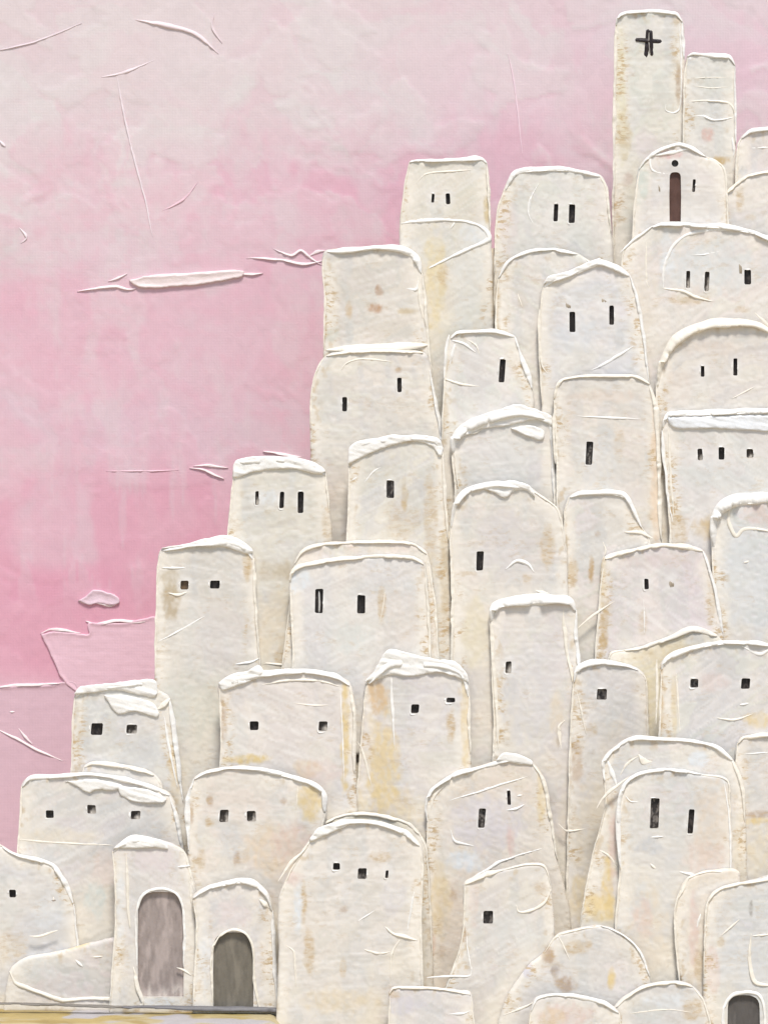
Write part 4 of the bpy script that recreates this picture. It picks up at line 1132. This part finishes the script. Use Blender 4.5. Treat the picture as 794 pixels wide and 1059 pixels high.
# ------------------------------------------------------------------ the pink painted sky
px = np.unique(np.concatenate([np.arange(-120, 920, 2.6), -120 - np.cumsum(4 * 1.35 ** np.arange(24)), 920 + np.cumsum(4 * 1.35 ** np.arange(24))]))
py = np.unique(np.concatenate([np.arange(-90, 900, 2.6), -90 - np.cumsum(4 * 1.35 ** np.arange(22)), np.arange(900, 1200, 20)]))
X, Y = np.meshgrid(px, py)
x, yv = X.ravel(), Y.ravel()
ss = spx(YS)
yv = np.minimum(yv, 529.5 + (CAMZ + 2.6) / ss)
P = np.stack([x, yv], 1)
wx = x + 46 * (fbm(x / 70, yv / 70, 3, 4) - .5) * 2
wy = yv + 46 * (fbm(x / 70, yv / 70, 13, 4) - .5) * 2
C = np.broadcast_to(lin((230, 199, 208)), (len(x), 3)).copy()
def blob(cx, cy, rx, ry, col, k, soft=.5, warp=1.0):
    global C
    u, v = x + (wx - x) * warp, yv + (wy - yv) * warp
    q = np.sqrt(((u - cx) / rx) ** 2 + ((v - cy) / ry) ** 2)
    C = blend(C, lin(col), k * (1 - sstep(1 - soft, 1 + soft * .4, q)))
blob(330, 40, 420, 130, (230, 220, 218), 1.0, .6)
blob(100, 60, 260, 110, (229, 216, 217), .9, .5)
blob(560, 90, 150, 160, (238, 211, 219), .9, .6)
blob(700, 40, 200, 160, (239, 208, 218), .8, .6)
blob(250, 190, 160, 80, (232, 192, 204), .8, .4)
blob(165, 200, 40, 28, (236, 186, 201), .8, .4)
blob(160, 50, 50, 18, (236, 192, 205), .7, .5)
blob(215, 90, 18, 50, (234, 188, 202), .7, .4)
blob(380, 200, 90, 60, (236, 184, 199), .9, .5)
blob(470, 170, 110, 60, (235, 190, 204), .7, .5)
blob(60, 170, 80, 40, (233, 194, 206), .6, .5)
blob(300, 130, 60, 50, (229, 217, 216), .7, .4)
blob(0, 255, 40, 70, (220, 206, 207), .9, .4)
blob(120, 250, 120, 50, (229, 199, 209), .6, .5)
blob(170, 370, 200, 100, (232, 190, 203), .8, .6)
blob(60, 340, 90, 70, (234, 184, 199), .6, .5)
blob(300, 330, 50, 90, (233, 184, 199), .6, .5)
blob(150, 440, 220, 40, (228, 196, 208), .7, .5)
blob(120, 570, 220, 100, (234, 170, 190), 1.0, .35)
blob(20, 610, 90, 90, (234, 164, 186), .7, .5)
blob(200, 520, 60, 60, (234, 166, 187), .6, .5)
blob(60, 540, 40, 70, (231, 186, 200), .8, .4, .6)
blob(95, 550, 12, 60, (228, 196, 206), .7, .5, .4)
blob(40, 545, 8, 45, (229, 190, 202), .6, .5, .4)
blob(60, 650, 170, 70, (233, 160, 184), 1.0, .35, .5)
blob(40, 790, 120, 75, (219, 188, 198), 1.0, .3, .6)
blob(10, 830, 40, 50, (229, 178, 192), .7, .5)
C = blend(C, lin((229, 221, 219)), .85 * sstep(230, 40, yv + .25 * x - 60 + 90 * (fbm(x / 60, yv / 60, 77, 3) - .5)))
for k, (sc, an) in enumerate([(130, .5), (90, 1.35), (70, 2.2)]):      # overlapping knife patches, each a little different in tone
    u_, v_ = wx * math.cos(an) + wy * math.sin(an), -wx * math.sin(an) + wy * math.cos(an)
    fa = fbm(u_ / sc, v_ / (sc * 1.8), 140 + k * 7, 2) * 6
    fid = np.floor(fa)
    t_ = vnoise(fid * 3.3, fid * 0 + 2.2, 9 + k) - .5
    chalk = sstep(620, 120, yv)
    C = blend(C, lin((229, 218, 216)), np.clip(t_ * .8, 0, .35) * (.2 + .8 * chalk))
    C = blend(C, lin((237, 170, 192)), np.clip(-t_ * .4, 0, .15))
edge1 = sstep(.535, .555, fbm(wx / 95, wy / 60, 201, 5)) * sstep(330, 180, yv)
edge2 = sstep(.55, .57, fbm(wx / 60, wy / 75, 223, 5)) * sstep(90, 160, yv)
edge3 = sstep(.56, .60, fbm(x / 13, yv / 120, 241, 4)) * sstep(420, 500, yv) * sstep(640, 590, yv)
C = blend(C, lin((232, 224, 221)), .38 * edge1)
C = blend(C, lin((236, 180, 197)), .28 * edge2)
C = blend(C, lin((230, 200, 209)), .35 * edge3)
n1 = fbm(x / 22, yv / 60, 31, 4)
n2 = fbm(x / 60, yv / 22, 37, 4)
n3 = fbm(x / 8, yv / 8, 53, 4)
C = blend(C, lin((229, 213, 215)), .40 * sstep(.5, .68, n1) * sstep(700, 300, yv))
C = blend(C, lin((238, 178, 196)), .28 * sstep(.52, .68, n2) * sstep(20, 260, yv))
C = blend(C, lin((240, 176, 194)), .20 * sstep(.56, .7, n3) * sstep(20, 260, yv))
Hh = 0.7 * (fbm(x / 70, yv / 70, 61, 2) - .5) + .22 * (fbm(x / 5, yv / 14, 66, 3) - .5)
nn = fbm(wx / 110, wy / 130, 71, 2) * 4
f = nn - np.floor(nn)
Hh += 0.28 * sstep(0, .06, f) * (1 - f)
Hh += .36 * edge1 + .3 * edge2 + .3 * edge3
V = to_world(P, Hh, YS)
nx = len(px)
F = [(j * nx + i, (j + 1) * nx + i, (j + 1) * nx + i + 1, j * nx + i + 1) for j in range(len(py) - 1) for i in range(nx - 1)]
ms = Mesh()
lum = C.mean(1, keepdims=True)
C = lum + (C - lum) * .86
ms.add(V, F, np.clip(C * .89, 0, .88))
PK, PKW = lin((232, 196, 206)) * .95, lin((240, 226, 229)) * .93
for pts, ws, hgt, col in [
    ([(140, 20), (160, 24), (180, 28), (200, 34), (215, 45), (226, 56)], [1.5, 3, 5, 4, 4, 1.5], 1.6, lin((228, 212, 214))),
    ([(222, 14), (220, 28), (230, 45)], [1, 2.5, 1], 1.0, lin((228, 212, 214))),
    ([(121, 78), (128, 115), (138, 160), (150, 205), (158, 245)], [1, 2, 2.2, 2, 1], .9, PKW),
    ([(105, 80), (125, 76), (160, 62)], [2, 3, 1], .8, lin((229, 214, 217))),
    ([(0, 52), (40, 42), (85, 24)], [1, 1.8, 1], .7, lin((222, 206, 210))),
    ([(168, 218), (190, 206), (205, 188)], [1.5, 2.5, 1], .8, PK),
    ([(525, 55), (532, 90), (540, 160)], [1, 1.8, 1], .6, lin((236, 212, 220))),
    ([(20, 235), (28, 245), (22, 252)], [2, 3, 1], 1.0, PKW), ([(0, 145), (6, 152)], [2, 3], 1, PKW),
    ([(110, 487), (150, 487), (185, 486)], [1, 1.6, 1], .7, PK),
]:
    stroke(ms, pts, ws, YS, hgt, col=col, lift=.65, deep=3, taper=(1, 1))
tag(ms.build('sky', M_SKY), kind='structure')

# raised flakes of paint that read as thin clouds
def cloud(label, strokes=(), caps=(), thick=2.2, col=None):
    mb = Mesh()
    c0 = col if col is not None else lin((242, 226, 224)) * .93
    for cp in caps:
        lp = resample(catmull(np.vstack([cp, cp[:1]]), 1.6)[:-1], 1.6)
        sd = random.randint(0, 90)
        nj, _ = normals2d(lp)
        lp = lp + nj * ((fbm(lp[:, 0] / 5, lp[:, 1] / 5, sd, 3) - .5) * 1.8)[:, None]
        sheet(mb, lp, YS - .03, hfun=lambda P, d: thick + .5 * thick * (fbm(P[:, 0] / 18, P[:, 1] / 4, sd, 3) - .5) + .8 * (1 - sstep(1, 4, d)),
              cfun=lambda P, d: np.clip(c0[None] * (.95 + .07 * fbm(P[:, 0] / 14, P[:, 1] / 5, sd, 2))[:, None], 0, .88), grid=1.6, rad=1.4, back=4)
    for s_ in strokes:
        stroke(mb, s_[0], s_[1], YS - .02, s_[2], col=lin((244, 230, 230)) * .93, deep=2.5, lift=.5, taper=(1, 1))
    V = np.vstack(mb.v)
    org = V.mean(0)
    o = mb.build('cloud', M_SKY if thick < 1 else M_RIM, None, org)
    tag(o, label, 'cloud', 'raised paint clouds on the pink sky')
cloud('long flat white cloud streak across the pink sky with a tail to its left',
      strokes=[([(80, 301), (100, 298), (120, 296), (133, 299), (142, 298)], [1, 2, 3, 3, 1], 1.5), ([(112, 291), (124, 287), (132, 283)], [1, 2.5, 1], 1.2), ([(136, 291), (160, 285), (200, 283), (245, 279)], [2, 2.5, 2.5, 2], 1.6), ([(248, 283), (262, 283), (272, 282)], [4, 3, 1], 1.5)],
      caps=[[(134, 290), (150, 286), (200, 283), (240, 280), (252, 280), (250, 286), (215, 293), (175, 297), (150, 298), (141, 296)]])
cloud('thin crossed white threads of cloud touching the beige block with rusty smears',
      strokes=[([(255, 267), (275, 267), (295, 269), (315, 273), (334, 270)], [1, 2, 2.5, 3, 1.5], 1.5), ([(282, 257), (292, 261), (302, 264), (311, 259), (320, 266), (333, 274)], [1, 2, 2.5, 2.5, 3, 1.5], 1.5), ([(319, 265), (328, 260), (337, 259)], [1.5, 3, 2], 1.5)])
cloud('small lilac white tongue shaped cloud in the deepest pink sky',
      strokes=[([(81, 622), (90, 624), (100, 623), (115, 626), (123, 621), (118, 614)], [2, 3, 3, 4, 4, 2], 1.6)],
      caps=[[(81, 621), (90, 616), (97, 610), (110, 612), (122, 617), (124, 623), (117, 626), (102, 624), (92, 626)]], thick=1.6, col=lin((229, 204, 214)) * .95)
cloud('small pale pink curl of cloud beside the house with three slender slits',
      strokes=[([(196, 484), (208, 485), (220, 490), (232, 495)], [1, 2, 3, 1.5], 1.5), ([(200, 482), (216, 481), (236, 484)], [1, 3, 2], 1.3)])
cloud('large dusty pink cloud bank with a ragged top edge below the small tongue cloud',
      strokes=[([(42, 655), (52, 651), (68, 652), (84, 655)], [2, 3.5, 3, 2], 1.6), ([(89, 642), (100, 645), (120, 642), (142, 643), (160, 640)], [3, 4, 3, 4, 3], 1.6), ([(44, 656), (52, 672), (62, 697)], [1.5, 2, 1], .8)],
      caps=[[(43, 656), (55, 653), (75, 654), (92, 656), (91, 645), (105, 644), (130, 644), (170, 642), (172, 740), (120, 740), (85, 720), (66, 704), (56, 684)]], thick=.9, col=lin((235, 198, 210)) * .93)
cloud('pale low cloud bank at the left edge of the sky beside the grey house',
      strokes=[([(-10, 711), (20, 709), (45, 708), (72, 705)], [2, 3, 2.5, 1], 1.3)],
      caps=[[(-30, 711), (20, 709), (50, 708), (78, 705), (84, 730), (100, 760), (100, 900), (-60, 905), (-60, 712)]], thick=.3, col=lin((223, 189, 200)) * .92)
cloud('thin slanting scratch of pale pink cloud near the lower left edge',
      strokes=[([(-4, 753), (18, 764), (40, 776), (66, 787)], [1.5, 2.5, 2.5, 1], 1.3), ([(20, 753), (26, 762), (34, 770)], [2, 4, 2], 1.5), ([(10, 736), (16, 736)], [2, 2], 1)])
cloud('dark edged sliver of paint just above the white roof with three slits',
      strokes=[([(272, 467), (290, 469), (312, 473)], [2, 3, 2], 2.5)])
